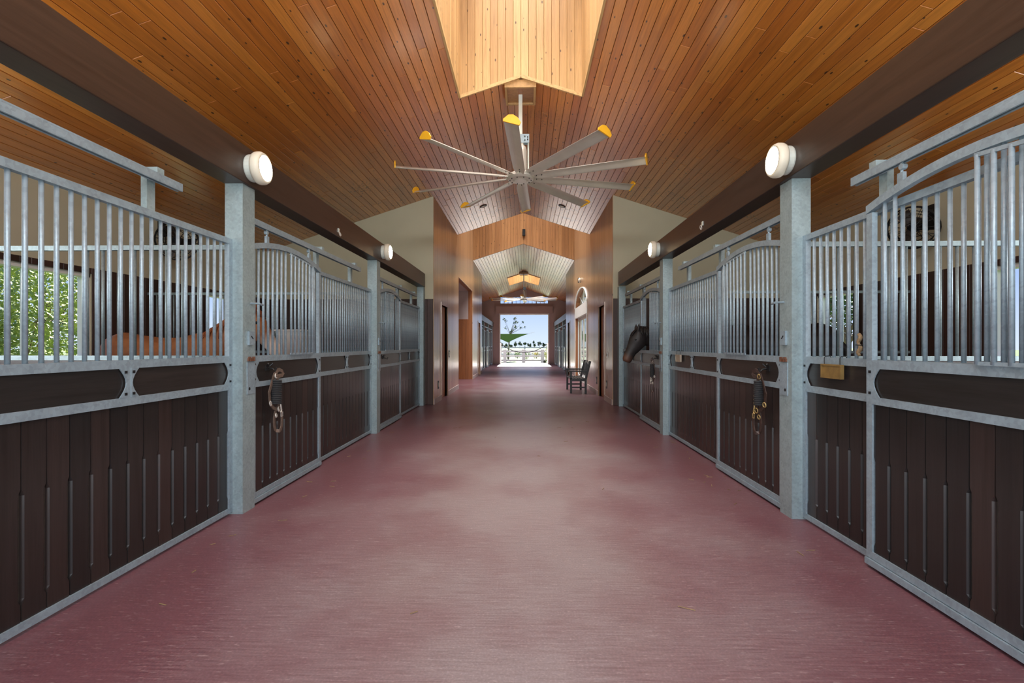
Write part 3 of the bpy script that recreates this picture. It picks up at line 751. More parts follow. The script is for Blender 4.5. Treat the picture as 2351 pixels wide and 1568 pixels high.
DW = 1.42
def stall_door(side, ya, label, yoke, hook_y=None, detail=True, group='sliding stall doors', handed=1):
    """ya: nearer edge along y; yoke: None (closed) or (open0, open1) world y range of the opening in the grille"""
    yb = ya+DW; mid = (ya+yb)/2; d0 = 0.06; D = 0.034
    root = thing('stall_door', label, 'stall door', (XF(side, d0), ya, 0), group)
    def arch(y):
        u = (y-mid)/(DW/2); return 2.28+0.098*(1-u*u)
    X0, X1 = XF(side, d0), XF(side, d0-D); st = 0.05
    m = MB()
    for (l, h) in ((0.062, 0.105), (Z1, Z2-0.005), (Z3-0.005, ZG-0.002)): m.box(X0, X1, ya+st, yb-st, l, h)
    m.box(XF(side, d0+0.012), X1, ya, yb, 0.02, 0.058)
    for y in (ya, yb-st): m.box(X0, X1, y, y+st, 0.062, min(arch(y), arch(y+st))-0.0505)
    m.obj('frame', 'galv', root, fix=True)
    am = MB(); n = 16
    ys = [ya+DW*i/n for i in range(n+1)]
    for a, b in zip(ys[:-1], ys[1:]):
        za, zb = arch(a), arch(b)
        am.prism([(XF(side, d0+0.004),a,za-0.05),(XF(side, d0+0.004),b,zb-0.05),(XF(side, d0+0.004),b,zb),(XF(side, d0+0.004),a,za)],
                 [(X1,a,za-0.05),(X1,b,zb-0.05),(X1,b,zb),(X1,a,za)])
    am.obj('arch_rail', 'galv', root, fix=True)
    for y, s in ((ya+st, 1), (yb-st, -1)):
        pm = MB(); end_plate(pm, side, d0-0.004, y, s, Z2-0.005, Z3-0.005); pm.obj('corner_plate', 'galv', root, fix=True)
    if detail:
        for y in (ya+st*0.7, yb-st*0.7):
            for z in (Z2+0.02, Z3-0.025): bolt(root, side, d0+0.001, y, z)
    MB().box(XF(side, d0-0.012), XF(side, d0-0.032), ya+st, yb-st, Z2-0.005, Z3-0.005).obj('rail_board', 'boardh', root)
    if detail:
        boards(root, side, ya+st, yb-st, d0-0.026, Z1, 0.105)
    else:
        j = MB(); n = 10; w = (yb-ya-2*st)/n
        for k in range(n): j.box(XF(side, d0-0.01), XF(side, d0-0.03), ya+st+k*w+0.003, ya+st+(k+1)*w-0.003, 0.1, Z1)
        j.obj('boards', 'board', root, kind='stuff')
    # grille with the yoke opening
    n = int(round((DW-2*st)/0.0815)); stp = (DW-2*st)/n
    # the opening sits towards the end away from the post; the slide covers it or is pushed aside
    o0, o1 = (yb-0.76, yb-0.24) if handed > 0 else (ya+0.24, ya+0.76)
    j = MB()
    for k in range(1, n):
        y = ya+st+k*stp
        if o0 < y < o1: continue
        h = arch(y)-0.045-ZG
        if detail: inst(bar_mesh(h), 'bar', root, (XF(side, d0-0.02), y, ZG-0.002))
        else: j.box(XF(side, d0-0.02)-0.011, XF(side, d0-0.02)+0.011, y-0.011, y+0.011, ZG-0.002, ZG+h)
    if not detail: j.obj('bars', 'galv', root, kind='stuff')
    shift = 0.0 if yoke is None else (-0.53*handed*yoke)
    s0, s1 = o0+shift, o1+shift
    dz = d0+0.016
    sm = MB(); zt0, zt1 = arch(s0)-0.07, arch(s1)-0.07
    sm.bar((XF(side, dz), s0, ZG+0.004), (XF(side, dz), s1, ZG+0.004), 0.012, 0.018)
    sm.bar((XF(side, dz), s0, zt0), (XF(side, dz), s1, zt1), 0.012, 0.02)
    sg = sm.obj('yoke_grille', 'galv', root)
    k = 7
    for i in range(k):
        y = s0+0.012+(s1-s0-0.024)*i/(k-1); zz = zt0+(zt1-zt0)*(y-s0)/(s1-s0)
        if detail: inst(bar_mesh(zz-ZG), 'bar', sg, (XF(side, dz), y, ZG))
    # hangers up to the track
    for y in (ya+0.27, yb-0.27):
        hm = MB(); hm.box(XF(side, d0-0.006), XF(side, d0-0.028), y-0.022, y+0.022, arch(y)-0.01, 2.40); hm.cyl((XF(side, d0-0.017), y, 2.40), (XF(side, d0-0.017), y, 2.47), 0.008)
        hm.cyl((XF(side, d0-0.003), y-0.01, 2.432), (XF(side, d0-0.031), y-0.01, 2.432), 0.018, 10)
        hm.obj('hanger', 'galv', root)
    if hook_y is not None:
        hk = MB(); X = lambda d: XF(side, d0-0.012+d)
        hk.box(X(0), X(0.008), hook_y-0.035, hook_y+0.035, 1.165, 1.215)
        hk.tube([(X(0.004), hook_y, 1.19), (X(0.05), hook_y, 1.18), (X(0.075), hook_y, 1.16), (X(0.085), hook_y, 1.195)], 0.008)
        hk.cyl((X(0.004), hook_y-0.025, 1.20), (X(0.03), hook_y-0.04, 1.23), 0.008); hk.cyl((X(0.004), hook_y+0.025, 1.20), (X(0.03), hook_y+0.04, 1.23), 0.008)
        hk.obj('halter_hook', 'black', root, label='black iron halter hook')
    return root

def door_track(side, ya, yb, label, sup):
    root = thing('door_track', label, 'door track', (XF(side, 0.04), ya, 2.48), 'overhead door tracks')
    m = MB(); xa, xb = XF(side, 0.022), XF(side, 0.064)
    m.box(xa, xb, ya, yb, 2.498, 2.508); m.box(xb, XF(side, 0.060), ya, yb, 2.4605, 2.4975); m.box(xa, XF(side, 0.026), ya, yb, 2.4605, 2.4975)
    m.box(xb, XF(side, 0.052), ya, yb, 2.455, 2.460); m.box(xa, XF(side, 0.034), ya, yb, 2.455, 2.460)
    m.obj('rail', 'galv', root)
    for y in sup:
        s = MB(); s.box(XF(side, -0.005), XF(side, -0.045), y-0.035, y+0.035, ZT, 2.53); s.obj('support', 'galvg', root)
        s = MB(); s.box(XF(side, 0.06), XF(side, -0.045), y-0.03, y+0.03, 2.509, 2.545); s.obj('bracket', 'galvg', root)
    return root

def stall_post(side, y, label, short=False):
    root = thing('stall_post', label, 'post', (XF(side, 0.0), y, 0), 'galvanised stall posts')
    xo = XF(side, 0.085); xi = XF(side, 0.085-0.15)
    m = MB(); m.box(xo, xi, y-0.09, y+0.09, 0, 2.738); b = m.obj('post', 'galvg', root)
    c = MB(); c.box(XF(side, 0.084), XF(side, -0.064), y-0.089, y-0.03, 2.728, 2.7395); c.box(XF(side, 0.084), XF(side, -0.064), y+0.03, y+0.089, 2.728, 2.7395); c.obj('cap_plate', 'galvg', root)
    if not short:
        p = MB(); p.box(xo, XF(side, 0.091), y-0.03, y+0.088, 0.985, 1.255); p.obj('lock_plate', 'galv', root)
        h = MB(); h.cyl((XF(side, 0.09), y+0.0, 1.03), (XF(side, 0.0925), y+0.0, 1.03), 0.013, 12); h.obj('keyhole', 'black', root)
        k = MB(); k.box(xo, XF(side, 0.10), y-0.02, y+0.075, 1.262, 1.288); k.box(xo, XF(side, 0.108), y-0.01, y+0.0, 1.262, 1.30); k.box(xo, XF(side, 0.108), y+0.05, y+0.06, 1.262, 1.30); k.obj('door_catch', 'copper', root, label='rusty copper door catch')
        t = MB(); t.box(xo, XF(side, 0.103), y-0.02, y+0.055, 1.40, 1.515); t.obj('latch_box', 'galv', root)
        t = MB(); t.bar((XF(side, 0.105), y+0.005, 1.475), (XF(side, 0.105), y+0.03, 1.452), 0.006, 0.006); t.obj('latch_slot', 'black', root)
        q = MB(); q.cyl((xo, y+0.03, 1.755), (XF(side, 0.16), y+0.03, 1.752), 0.008); q.cyl((XF(side, 0.155), y+0.03, 1.752), (XF(side, 0.155), y+0.09, 1.745), 0.010); q.obj('hook', 'galv', root)
    return root

BAYL = {}
whereL = ['beside the leafy stall window', 'of the chestnut horse stall', 'next to the planked passage, across from the horse looking out']
# posts of the near wing
PLAB = {(-1, 0): 'galvanised square post at the barn entrance, on the chestnut horse side', (-1, 1): 'tall galvanised square post beside the door with the brown leather halter',
        (-1, 2): 'galvanised post between the chestnut horse stall and the stall beside the passage', (-1, 3): 'galvanised post at the plank passage, across from the horse looking out',
        (1, 0): 'galvanised square post at the barn entrance, on the open stall door side', (1, 1): 'tall galvanised square post between the hanging gold plaque and the black-rope halter',
        (1, 2): 'galvanised post beside the stall of the horse looking out, next to the small grey plaque', (1, 3): 'galvanised post at the plank passage, beside the horse looking out'}
for side in (-1, 1):
    for i, y in enumerate(POSTS): stall_post(side, y, PLAB[(side, i)], short=(i == 3))
    for i, y in enumerate(POSTS2): stall_post(side, y, 'galvanised post of the distant stalls beyond the wooden tower, on the %s side' % ('alcove' if side < 0 else 'bench'), short=True)
FLAB = {(-1, 0): 'wide barred stall panel with the leafy window and black fan seen behind it', (-1, 1): 'barred stall panel beside the brown leather halter door, chestnut horse stall', (-1, 2): 'barred panel at the planked passage, across from the horse looking out',
        (1, 0): 'barred panel with the gold plaque hung on it, behind the open sliding door', (1, 1): 'barred panel with the small grey plaque, between black-rope halter door and horse', (1, 2): 'barred panel at the planked passage beside the horse looking out'}
DLAB = {(-1, 1): 'closed arched sliding door hung with a brown leather halter', (-1, 2): 'arched sliding door with an empty black hook, grille slid partly open',
        (1, 0): 'arched sliding stall door rolled open in front of the gold plaque panel', (1, 1): 'closed arched sliding door hung with a halter and black wrapped rope', (1, 2): 'arched stall door with the dark horse looking out over it'}
for side in (-1, 1):
    for i in range(3):
        yA, yB = POSTS[i]+0.09, POSTS[i+1]-0.09
        fixed_panel(side, yA+1.38, yB, FLAB[(side, i)])
        da = yA+0.01
        if (side, i) == (1, 0): stall_door(side, 1.755, DLAB[(1, 0)], 1.0)
        elif (side, i) == (-1, 0): stall_door(side, da, 'arched sliding stall door at the entrance, beside the leafy stall window', None)
        else: stall_door(side, da, DLAB[(side, i)], {(-1,1): None, (-1,2): 0.62, (1,1): None, (1,2): 1.0}[(side, i)], hook_y=da+0.27)
        door_track(side, yA-0.0, yA+2.82, 'galvanised overhead track above the ' + {(-1,0): 'entrance stall with the leafy window', (-1,1): 'brown leather halter door', (-1,2): 'door with the empty hook', (1,0): 'rolled-open stall door', (1,1): 'black-rope halter door', (1,2): 'door of the horse looking out'}[(side, i)], [yA+1.5, yA+2.62] if i else [yA+2.62])
    for i in range(3):
        yB, yA = POSTS2[i]-0.09, POSTS2[i+1]+0.09
        nm = 'alcove' if side < 0 else 'bench'
        fixed_panel(side, yA, yB-1.38, 'barred panel of the distant stalls beyond the tower, on the %s side' % nm, detail=False)
        stall_door(side, yB-0.01-DW, 'arched door of the distant stalls beyond the tower, on the %s side' % nm, None, detail=False, handed=-1)
        door_track(side, yB-2.82, yB, 'track over the distant stalls beyond the tower, on the %s side' % nm, [yB-2.62])

# partitions between stalls
def partition(side, y, label):
    xa = XF(side, -0.07); xb = XL+0.02 if side < 0 else XR-0.02
    root = thing('stall_partition', label, 'stall partition', (xa, y, 0), 'partitions between stalls')
    m = MB()
    for (l, h) in ((1.27, 1.31), (2.205, 2.245), (0.0, 0.05)): m.box(xa, xb, y-0.02, y+0.02, l, h)
    m.obj('frame', 'galvg', root)
    for k in range(9):
        z = 0.05+k*0.1355; MB().box(xa, xb, y-0.019, y+0.019, z+0.002, z+0.1335).obj('board', 'boardx', root)
    n = int(abs(xb-xa)/0.135); h = 0.9
    if ('p', h) not in BARM: BARM[('p', h)] = shared(MB().cyl((0,0,0), (0,0,0.895), 0.012, 8), 'bar', 'galvg', True)
    for k in range(1, n): inst(BARM[('p', h)], 'bar', root, (xa+(xb-xa)*k/n, y, 1.31))
for side in (-1, 1):
    for i in (1, 2):
        partition(side, POSTS[i], {(-1,1): 'barred partition between the leafy window stall and the chestnut horse', (-1,2): 'barred partition behind the chestnut horse', (1,1): 'barred partition beside the gold plaque stall', (1,2): 'barred partition between the two dark horses'}[(side, i)])

# roof beams on the posts
def beam(name, x0, x1, ya, yb, label):
    m = MB().box(x0, x1, ya, yb, 2.7405, 3.05)
    o = m.obj(name, 'beam', org=((x0+x1)/2, ya, 2.74)); tag(o, label, 'beam', 'long timber beams'); 
    bv = o.modifiers.new('bevel', 'BEVEL'); bv.width = 0.006; bv.segments = 2
    return o
beam('timber_beam', -2.50, -2.31, YN+0.05, 11.30, 'long dark brown timber beam above the chestnut horse stall')
beam('timber_beam', 2.11, 2.30, YN+0.05, 11.15, 'long dark brown timber beam above the stall of the horse looking out')
beam('timber_beam', -2.50, -2.31, 24.55, YF-0.05, 'distant timber beam beyond the tower, on the alcove side')
beam('timber_beam', 2.11, 2.30, 24.55, YF-0.05, 'distant timber beam beyond the tower, on the bench side')

# bulkhead lamps on the beams
def bulkhead(x, nx, y, z, label):
    root = thing('bulkhead_lamp', label, 'lamp', (x, y, z), 'round bulkhead lamps')
    ax = (nx, 0, 0)
    MB().lathe([(0.108,0),(0.112,0.01),(0.112,0.05),(0.105,0.055)], (x, y, z), ax, 28).obj('base', 'steelpale', root, smooth=False)
    MB().lathe([(0.10,0.05),(0.128,0.058),(0.134,0.075),(0.134,0.105),(0.122,0.128),(0.106,0.134),(0.104,0.120)], (x, y, z), ax, 28).obj('rim', 'offwhite', root, smooth=True)
    ln = MB().lathe([(0.104,0.112),(0.103,0.130),(0.085,0.142),(0.05,0.149),(0.01,0.151)], (x, y, z), ax, 28).obj('lens', 'lens', root, smooth=True)
    gm = MB(); gm.tube([(x+nx*(0.134+0.020*math.sin(PI*i/10)), y-0.104+0.208*i/10, z+0.015) for i in range(11)], 0.003, 6); gm.obj('guard_wire', 'black', ln)
bulkhead(-2.31, 1, 4.07, 2.885, 'lit round bulkhead lamp on the beam above the brown leather halter door')
bulkhead(-2.31, 1, 7.90, 2.905, 'lit round bulkhead lamp above the stall with the empty hook')
bulkhead(2.11, -1, 3.98, 2.875, 'lit round bulkhead lamp on the beam above the black-rope halter door')
bulkhead(2.11, -1, 7.80, 2.905, 'lit round bulkhead lamp near the horse looking out')
def tie_ring(x, nx, y, z, label):
    root = thing('tie_ring', label, 'tie ring', (x, y, z))
    MB().box(x, x+nx*0.008, y-0.02, y+0.02, z-0.005, z+0.045).obj('bracket', 'steelpale', root)
    MB().ring((x+nx*0.02, y, z-0.025), 0.026, 0.005, (1,0,0.2), 16).obj('ring', 'aluminium', root, smooth=True)
tie_ring(-2.31, 1, 6.02, 2.80, 'small steel ring clip on the beam above the chestnut horse stall')
tie_ring(2.11, -1, 5.88, 2.82, 'small steel ring clip on the beam above the grey plaque panel')

# ------------------------------------------------------------------ big ceiling fan
def big_fan(cx, cy, hz, label):
    root = thing('ceiling_fan', label, 'ceiling fan', (cx, cy, hz))
    # wooden mounting box under the ridge
    bz = 5.40; m = MB(); hw, hd = 0.245, 0.29
    for (x0, x1, y0, y1) in ((-hw, -hw+0.035, -hd+0.035, hd-0.035), (hw-0.035, hw, -hd+0.035, hd-0.035), (-hw, hw, -hd, -hd+0.035), (-hw, hw, hd-0.035, hd)):
        m.box(cx+x0, cx+x1, cy+y0, cy+y1, bz, bz+0.12)
    bx = m.obj('mounting_box', 'wood_trim', root)
    for s in (-1, 1):
        MB().box(cx+s*0.035, cx+s*(hw-0.035), cy-hd+0.035, cy+hd-0.035, bz+0.03, bz+0.05).obj('panel', 'wallx', bx)
    MB().box(cx-0.035, cx+0.035, cy-hd+0.03, cy+hd-0.03, bz+0.02, bz+0.07).obj('mounting_bar', 'doorwood', bx)
    MB().box(cx-0.03, cx+0.03, cy-0.03, cy+0.03, hz+0.66, bz+0.06).obj('downrod', 'steelpale', root)
    b = MB(); b.box(cx-0.04, cx+0.14, cy-0.045, cy-0.035, hz+0.56, hz+0.70); b.box(cx-0.04, cx+0.14, cy+0.035, cy+0.045, hz+0.56, hz+0.70); br = b.obj('bracket', 'galv', root)
    for (bx_, bz_) in ((0.07, 0.60), (0.07, 0.66), (0.115, 0.65), (0.115, 0.61)):
        MB().cyl((cx+bx_, cy-0.055, hz+bz_), (cx+bx_, cy-0.045, hz+bz_), 0.011, 8).obj('bolt', 'black', br)
    MB().cyl((cx+0.125, cy, hz+0.05), (cx+0.125, cy, hz+0.66), 0.013, 10).obj('guy_rod', 'steelpale', root)
    MB().lathe([(0.045,0.10),(0.075,0.11),(0.08,0.16),(0.08,0.45),(0.07,0.50),(0.04,0.53),(0.035,0.60)], (cx+0.02, cy, hz), (0,0,1), 20).obj('motor', 'aluminium', root, smooth=False)
    h = MB(); h.lathe([(0.10,-0.045),(0.12,-0.03),(0.20,-0.025),(0.23,0.0),(0.23,0.04),(0.12,0.10)], (cx, cy, hz), (0,0,1), 30); hub = h.obj('hub', 'aluminium', root)
    for k in range(10):
        a = 2*PI*k/10; MB().cyl((cx+0.17*math.cos(a), cy+0.17*math.sin(a), hz-0.04), (cx+0.17*math.cos(a), cy+0.17*math.sin(a), hz-0.02), 0.008, 6).obj('bolt', 'black', hub)
    # airfoil blade, built along +x then turned
    prof = []
    c = 0.19; nP = 9
    up = [(-c/2+c*i/(nP-1), 0.030*math.sin(PI*(i/(nP-1))**0.8)) for i in range(nP)]
    lo = [(-c/2+c*i/(nP-1), 0.030*math.sin(PI*(i/(nP-1))**0.8)-0.016*math.sin(PI*min(1, (i/(nP-1))+0.001))**0.5-0.002) for i in range(nP)][::-1]
    prof = up + lo
    pitch = math.radians(-15); R0, R1 = 0.13, 1.96
    for k in range(10):
        ang = math.radians(267.2+36*k)
        er = Vector((math.cos(ang), math.sin(ang), 0)); et = Vector((-math.sin(ang), math.cos(ang), 0)); ez = Vector((0,0,1))
        def P(r, q, sc_=1.0):
            y, z = q[0]*sc_, q[1]*sc_
            yy = y*math.cos(pitch) - z*math.sin(pitch); zz = y*math.sin(pitch) + z*math.cos(pitch)
            return Vector((cx, cy, hz)) + er*r + et*yy + ez*(zz+0.01)
        m = MB(); secs = [(0.19, 0.6), (0.30, 0.85), (0.42, 1.0), (R1, 1.0)]
        n = len(prof); vs_ = [P(r, q, s) for r, s in secs for q in prof]; fs = []
        for i in range(len(secs)-1):
            for j in range(n): fs.append((i*n+j, i*n+(j+1)%n, (i+1)*n+(j+1)%n, (i+1)*n+j))
        fs += [tuple(range(n-1,-1,-1)), tuple((len(secs)-1)*n+j for j in range(n))]
        m.add(vs_, fs); bl = m.obj('blade', 'aluminium', root, fix=True)
        # upturned yellow winglet
        w = MB()
        wf = [(-a_, b_) for a_, b_ in [(-c/2-0.01, -0.01), (c/2+0.005, -0.006), (c/2+0.012, 0.02), (c*0.30, 0.085), (0.0, 0.10), (-c*0.35, 0.075), (-c/2-0.02, 0.03)]]
        w.prism([P(R1+0.018, q) for q in wf], [P(R1-0.002, q) for q in wf]); w.obj('winglet', 'yellow', bl, fix=True)
        for rr in (0.27, 0.36):
            t = MB(); t.cyl(P(rr, (0, -0.004)), P(rr, (0, 0.030)), 0.007, 6); t.obj('bolt', 'black', bl)
    return root
big_fan(-0.07, 7.9, 4.08, 'huge ten-blade silver ceiling fan with yellow winglets hanging between the bulkhead lamps')
f2 = big_fan(-0.06, 27.9, 3.98, 'distant ten-blade silver ceiling fan in front of the far barn door')

# wire stall fans in the back corners
def stall_fan(x, y, z, face, label):
    root = thing('stall_fan', label, 'fan', (x, y, z)); ax = Vector(face).normalized(); a = Vector((0,0,1)); b = ax.cross(a).normalized()
    R = 0.31; cg = MB()
    for dd, rr in ((-0.09, R*0.9), (-0.09, R*0.55), (0.09, R*0.9), (0.09, R*0.6), (0.09, R*0.3), (0, R), (0.03, R)):
        cg.ring(Vector((x,y,z))+ax*dd, rr, 0.006 if rr < R else 0.010, ax, 28, 5)
    for k in range(16):
        t = 2*PI*k/16; dr = a*math.cos(t)+b*math.sin(t); c0 = Vector((x,y,z))
        cg.tube([c0+ax*0.10+dr*0.06, c0+ax*0.09+dr*R*0.9, c0+dr*R, c0-ax*0.09+dr*R*0.9, c0-ax*0.10+dr*0.08], 0.004, 5)
    cg.obj('guard', 'black', root)
    MB().cyl(Vector((x,y,z))-ax*0.2, Vector((x,y,z))-ax*0.02, 0.085, 16).obj('motor', 'black', root)
    for k in range(3):
        t = 2*PI*k/3+0.4; dr = a*math.cos(t)+b*math.sin(t); dt = ax.cross(dr); c0 = Vector((x,y,z))
        q = [c0+dr*0.06-dt*0.05-ax*0.02, c0+dr*0.06+dt*0.05+ax*0.02, c0+dr*0.26+dt*0.12+ax*0.045, c0+dr*0.27-dt*0.06-ax*0.03]
        MB().prism([p+ax*0.004 for p in q], [p-ax*0.004 for p in q]).obj('blade', 'blackwood', root, fix=True)
    bk = MB(); wx = XL+0.001 if x < 0 else XR-0.001
    bk.bar(Vector((x,y,z))-ax*0.16, (wx, y+0.12, z+0.25), 0.04, 0.04); bk.box(wx, wx+(0.02 if x < 0 else -0.02), y+0.04, y+0.2, z+0.1, z+0.36); bk.obj('wall_bracket', 'black', root)
stall_fan(-5.74, 7.95, 3.12, (0.75, -0.6, -0.25), 'black wire-guard fan high in the corner of the chestnut horse stall')
stall_fan(5.62, 7.25, 3.10, (-0.7, -0.5, -0.45), 'black wire-guard fan high above the gold plaque panel')

# recessed downlights in the passage ceiling
for (x, y) in ((-1.14, 13.45), (1.02, 13.50)):
    s = -1 if x < RX else 1; nrm = Vector((s*SL*-1, 0, -1)).normalized()
    root = thing('downlight', 'small round recessed downlight in the passage ceiling past the fan', 'downlight', (x, y, roof(x)), 'recessed passage downlights')
    MB().lathe([(0.055,0.0),(0.10,0.0),(0.10,0.012),(0.085,0.02),(0.06,0.016)], (x, y, roof(x)), nrm, 24).obj('trim_ring', 'black', root)
    MB().lathe([(0.001,0.004),(0.06,0.005),(0.06,0.017),(0.001,0.019)], (x, y, roof(x)), nrm, 20).obj('baffle', 'offwhite', root)

# ------------------------------------------------------------------ bench by the passage wall
bx0, bx1, by0, by1 = 1.31, 1.76, 14.26, 15.52
bench = thing('bench', 'black wooden garden bench with slatted seat against the plank wall', 'bench', ((bx0+bx1)/2, (by0+by1)/2, 0))
for y in (by0, by1):
    MB().box(bx0, bx0+0.055, y-0.03, y+0.03, 0, 0.62).obj('leg', 'blackwood', bench)
    r = MB(); r.bar((bx1, y, 0), (bx1, y, 0.42), 0.06, 0.055, up=(0,1,0)); r.bar((bx1, y, 0.40), (bx1+0.13, y, 0.93), 0.06, 0.05, up=(0,1,0)); r.obj('leg', 'blackwood', bench)
    MB().box(bx0-0.04, bx1+0.06, y-0.035, y+0.035, 0.62, 0.66).obj('armrest', 'blackwood', bench)
    MB().box(bx0+0.05, bx1, y-0.015, y+0.015, 0.15, 0.19).obj('stretcher', 'blackwood', bench)
    MB().box(bx0+0.05, bx1, y-0.02, y+0.02, 0.35, 0.41).obj('seat_rail', 'blackwood', bench)
for k in range(6):
    x = bx0+0.0+k*0.075; MB().box(x, x+0.055, by0-0.03, by1+0.03, 0.41, 0.432).obj('seat_slat', 'blackwood', bench)
bt = MB()
for (z0, z1, x) in ((0.50, 0.55, bx1+0.02),):
    bt.box(x, x+0.03, by0, by1, z0, z1)
bt.obj('back_rail', 'blackwood', bench)
cr = MB(); mid = (by0+by1)/2
for (ya, za, yb_, zb_) in ((by0, 0.83, mid, 0.95), (mid, 0.95, by1, 0.83)):
    cr.prism([(bx1+0.10, ya, za-0.06),(bx1+0.10, yb_, zb_-0.06),(bx1+0.10, yb_, zb_),(bx1+0.10, ya, za)], [(bx1+0.135, ya, za-0.06),(bx1+0.135, yb_, zb_-0.06),(bx1+0.135, yb_, zb_),(bx1+0.135, ya, za)])
cr.obj('crest_rail', 'blackwood', bench, fix=True)
for k in range(12):
    y = by0+0.07+k*(by1-by0-0.14)/11; zt = 0.80+0.12*(1-abs(y-mid)/(mid-by0))
    MB().bar((bx1+0.035, y, 0.54), (bx1+0.115, y, zt), 0.05, 0.016, up=(1,0,0.2)).obj('back_slat', 'blackwood', bench)

# ------------------------------------------------------------------ halters, ropes, plaques
def halter(side, y, z, label, strap, metal, scale=1.0):
    """hangs from a door hook; built outward (d) from the door face"""
    d0 = 0.06
    root = thing('horse_halter', label, 'halter', (XF(side, d0), y, z), 'halters hung on stall doors')
    def Q(u, d, h): return (XF(side, d0+0.012+d*scale), y+u*scale, z+h*scale)
    nr = (0, 0.3, 0.1)
    # crown strap folded over the hook
    MB().tube([Q(-0.02,0.05,-0.06), Q(0.02,0.055,-0.01), Q(0.07,0.05,0.0), Q(0.14,0.045,-0.02), Q(0.17,0.04,-0.035), Q(0.12,0.05,-0.055), Q(0.05,0.055,-0.06), Q(0.0,0.055,-0.075)], 0.01, flat=(0.034, 0.008), nrm=(1,0,0.2)).obj('crown_strap', strap, root)
    MB().tube([Q(-0.01,0.05,-0.03), Q(-0.05,0.045,-0.11), Q(-0.09,0.04,-0.20), Q(-0.075,0.04,-0.30), Q(-0.03,0.045,-0.345), Q(0.03,0.05,-0.37)], 0.01, flat=(0.030, 0.008), nrm=(1,0,0.1)).obj('cheek_strap', strap, root)
    MB().tube([Q(0.02,0.05,-0.04), Q(0.045,0.055,-0.14), Q(0.05,0.055,-0.25), Q(0.05,0.055,-0.36)], 0.01, flat=(0.030, 0.008), nrm=(1,0,0.1)).obj('cheek_strap', strap, root)
    MB().tube([Q(0.05+0.055*math.sin(t), 0.05+0.012*math.cos(t*0.5), -0.46-0.11*math.cos(t)) for t in [2*PI*i/22 for i in range(22)]], 0.01, closed=True, flat=(0.030, 0.008), nrm=(1,0,0)).obj('nose_loop', strap, root)
    for (u, d, h, r) in ((0.0, 0.055, -0.055, 0.020), (0.05, 0.057, -0.365, 0.022), (-0.075, 0.045, -0.30, 0.020), (0.015, 0.05, -0.42, 0.018)):
        MB().ring(Q(u, d, h), r*scale, 0.006*scale, (1, 0.2, 0.1), 16, 6).obj('ring', metal, root, smooth=True)
    bk = MB(); bk.tube([Q(0.085,0.06,-0.40), Q(0.115,0.06,-0.40), Q(0.115,0.06,-0.44), Q(0.085,0.06,-0.44)], 0.004, 6, closed=True); bk.obj('buckle', metal, root)
    # lead rope wrapped into a hank
    rp_ = MB()
    for k in range(13): rp_.ring(Q(-0.005, 0.062, -0.10-0.017*k), 0.040*scale, 0.011*scale, (0.05,0.05,1), 14, 6, sq=0.75)
    rp_.obj('lead_rope', 'rope', root, smooth=True, kind='stuff')
    ch = MB()
    for k in range(14): ch.ring(Q(0.045+0.001*k, 0.07, -0.10-0.015*k), 0.008*scale, 0.0022*scale, (1, k % 2, 0), 8, 4)
    ch.obj('chain', metal, root, smooth=True, kind='stuff')
    sn = MB(); sn.tube([Q(0.055,0.07,-0.31), Q(0.06,0.072,-0.35), Q(0.075,0.07,-0.38), Q(0.06,0.07,-0.40)], 0.007*scale); sn.obj('snap', metal, root)
    return root
halter(-1, POSTS[1]+0.10+0.27, 1.17, 'worn brown leather halter with black rope hanging on the chestnut horse stall door', 'leather', 'aluminium')
hr = halter(1, POSTS[1]+0.10+0.27, 1.17, 'dark leather halter with brass rings and black wrapped rope, on the grey plaque stall door', 'leatherdark', 'brass')
y0_ = POSTS[1]+0.37
MB().tube([(XF(1, 0.13), y0_+0.02, 1.02), (XF(1, 0.132), y0_+0.025, 0.88)], 0.01, flat=(0.024, 0.004), nrm=(1,0,0)).obj('name_tag', 'brass', hr, label='brass name tag')
halter(1, POSTS[2]+0.10+0.27, 1.17, 'black halter and rope hanging on the door below the horse looking out', 'leatherdark', 'aluminium', 0.95)

def plaque(side, ya, yb, z0, z1, mat, label):
    root = thing('hanging_plaque', label, 'sign', (XF(side, 0.0), (ya+yb)/2, z0))
    m = MB(); m.box(XF(side, 0.012), XF(side, 0.028), ya, yb, z0, z1); b = m.obj('board', mat, root)
    e = MB(); 
    for (a, b_, l, h) in ((ya-0.006, yb+0.006, z0-0.006, z0+0.006), (ya-0.006, yb+0.006, z1-0.006, z1+0.006), (ya-0.006, ya+0.006, z0+0.006, z1-0.006), (yb-0.006, yb+0.006, z0+0.006, z1-0.006)):
        e.box(XF(side, 0.008), XF(side, 0.033), a, b_, l, h)
    e.obj('edge_frame', mat, root)
    for y in (ya+0.02, yb-0.02):
        h = MB(); h.tube([(XF(side, 0.02), y, z1), (XF(side, 0.02), y, z1+0.05), (XF(side, 0.012), y, ZG+0.01), (XF(side, -0.02), y, ZG+0.012), (XF(side, -0.03), y, ZG-0.005)], 0.003, 6); h.obj('wire_hook', 'black', root)
plaque(1, 3.48, 3.70, 1.165, 1.255, 'plaque', 'gold wooden name plaque hung on two wire hooks on the stall rail')
plaque(1, 7.02, 7.22, 1.165, 1.255, 'plaquegrey', 'small grey weathered plaque on the panel next to the horse looking out')
tw = thing('twine_hank', 'small hank of tan baling twine tied to a bar beside the gold plaque', 'twine', (XF(1, 0.0), 3.33, 1.33))
MB().tube([(XF(1, 0.0), 3.33+0.012*math.sin(i), 1.33+0.011*i) for i in range(14)], [0.008+0.006*abs(math.sin(i*0.45)) for i in range(14)], 8).obj('hank', 'twine', tw, smooth=True)
MB().ring((XF(1, 0.0), 3.33, 1.40), 0.020, 0.004, (0,0,1), 12, 5).obj('tie', 'black', tw)
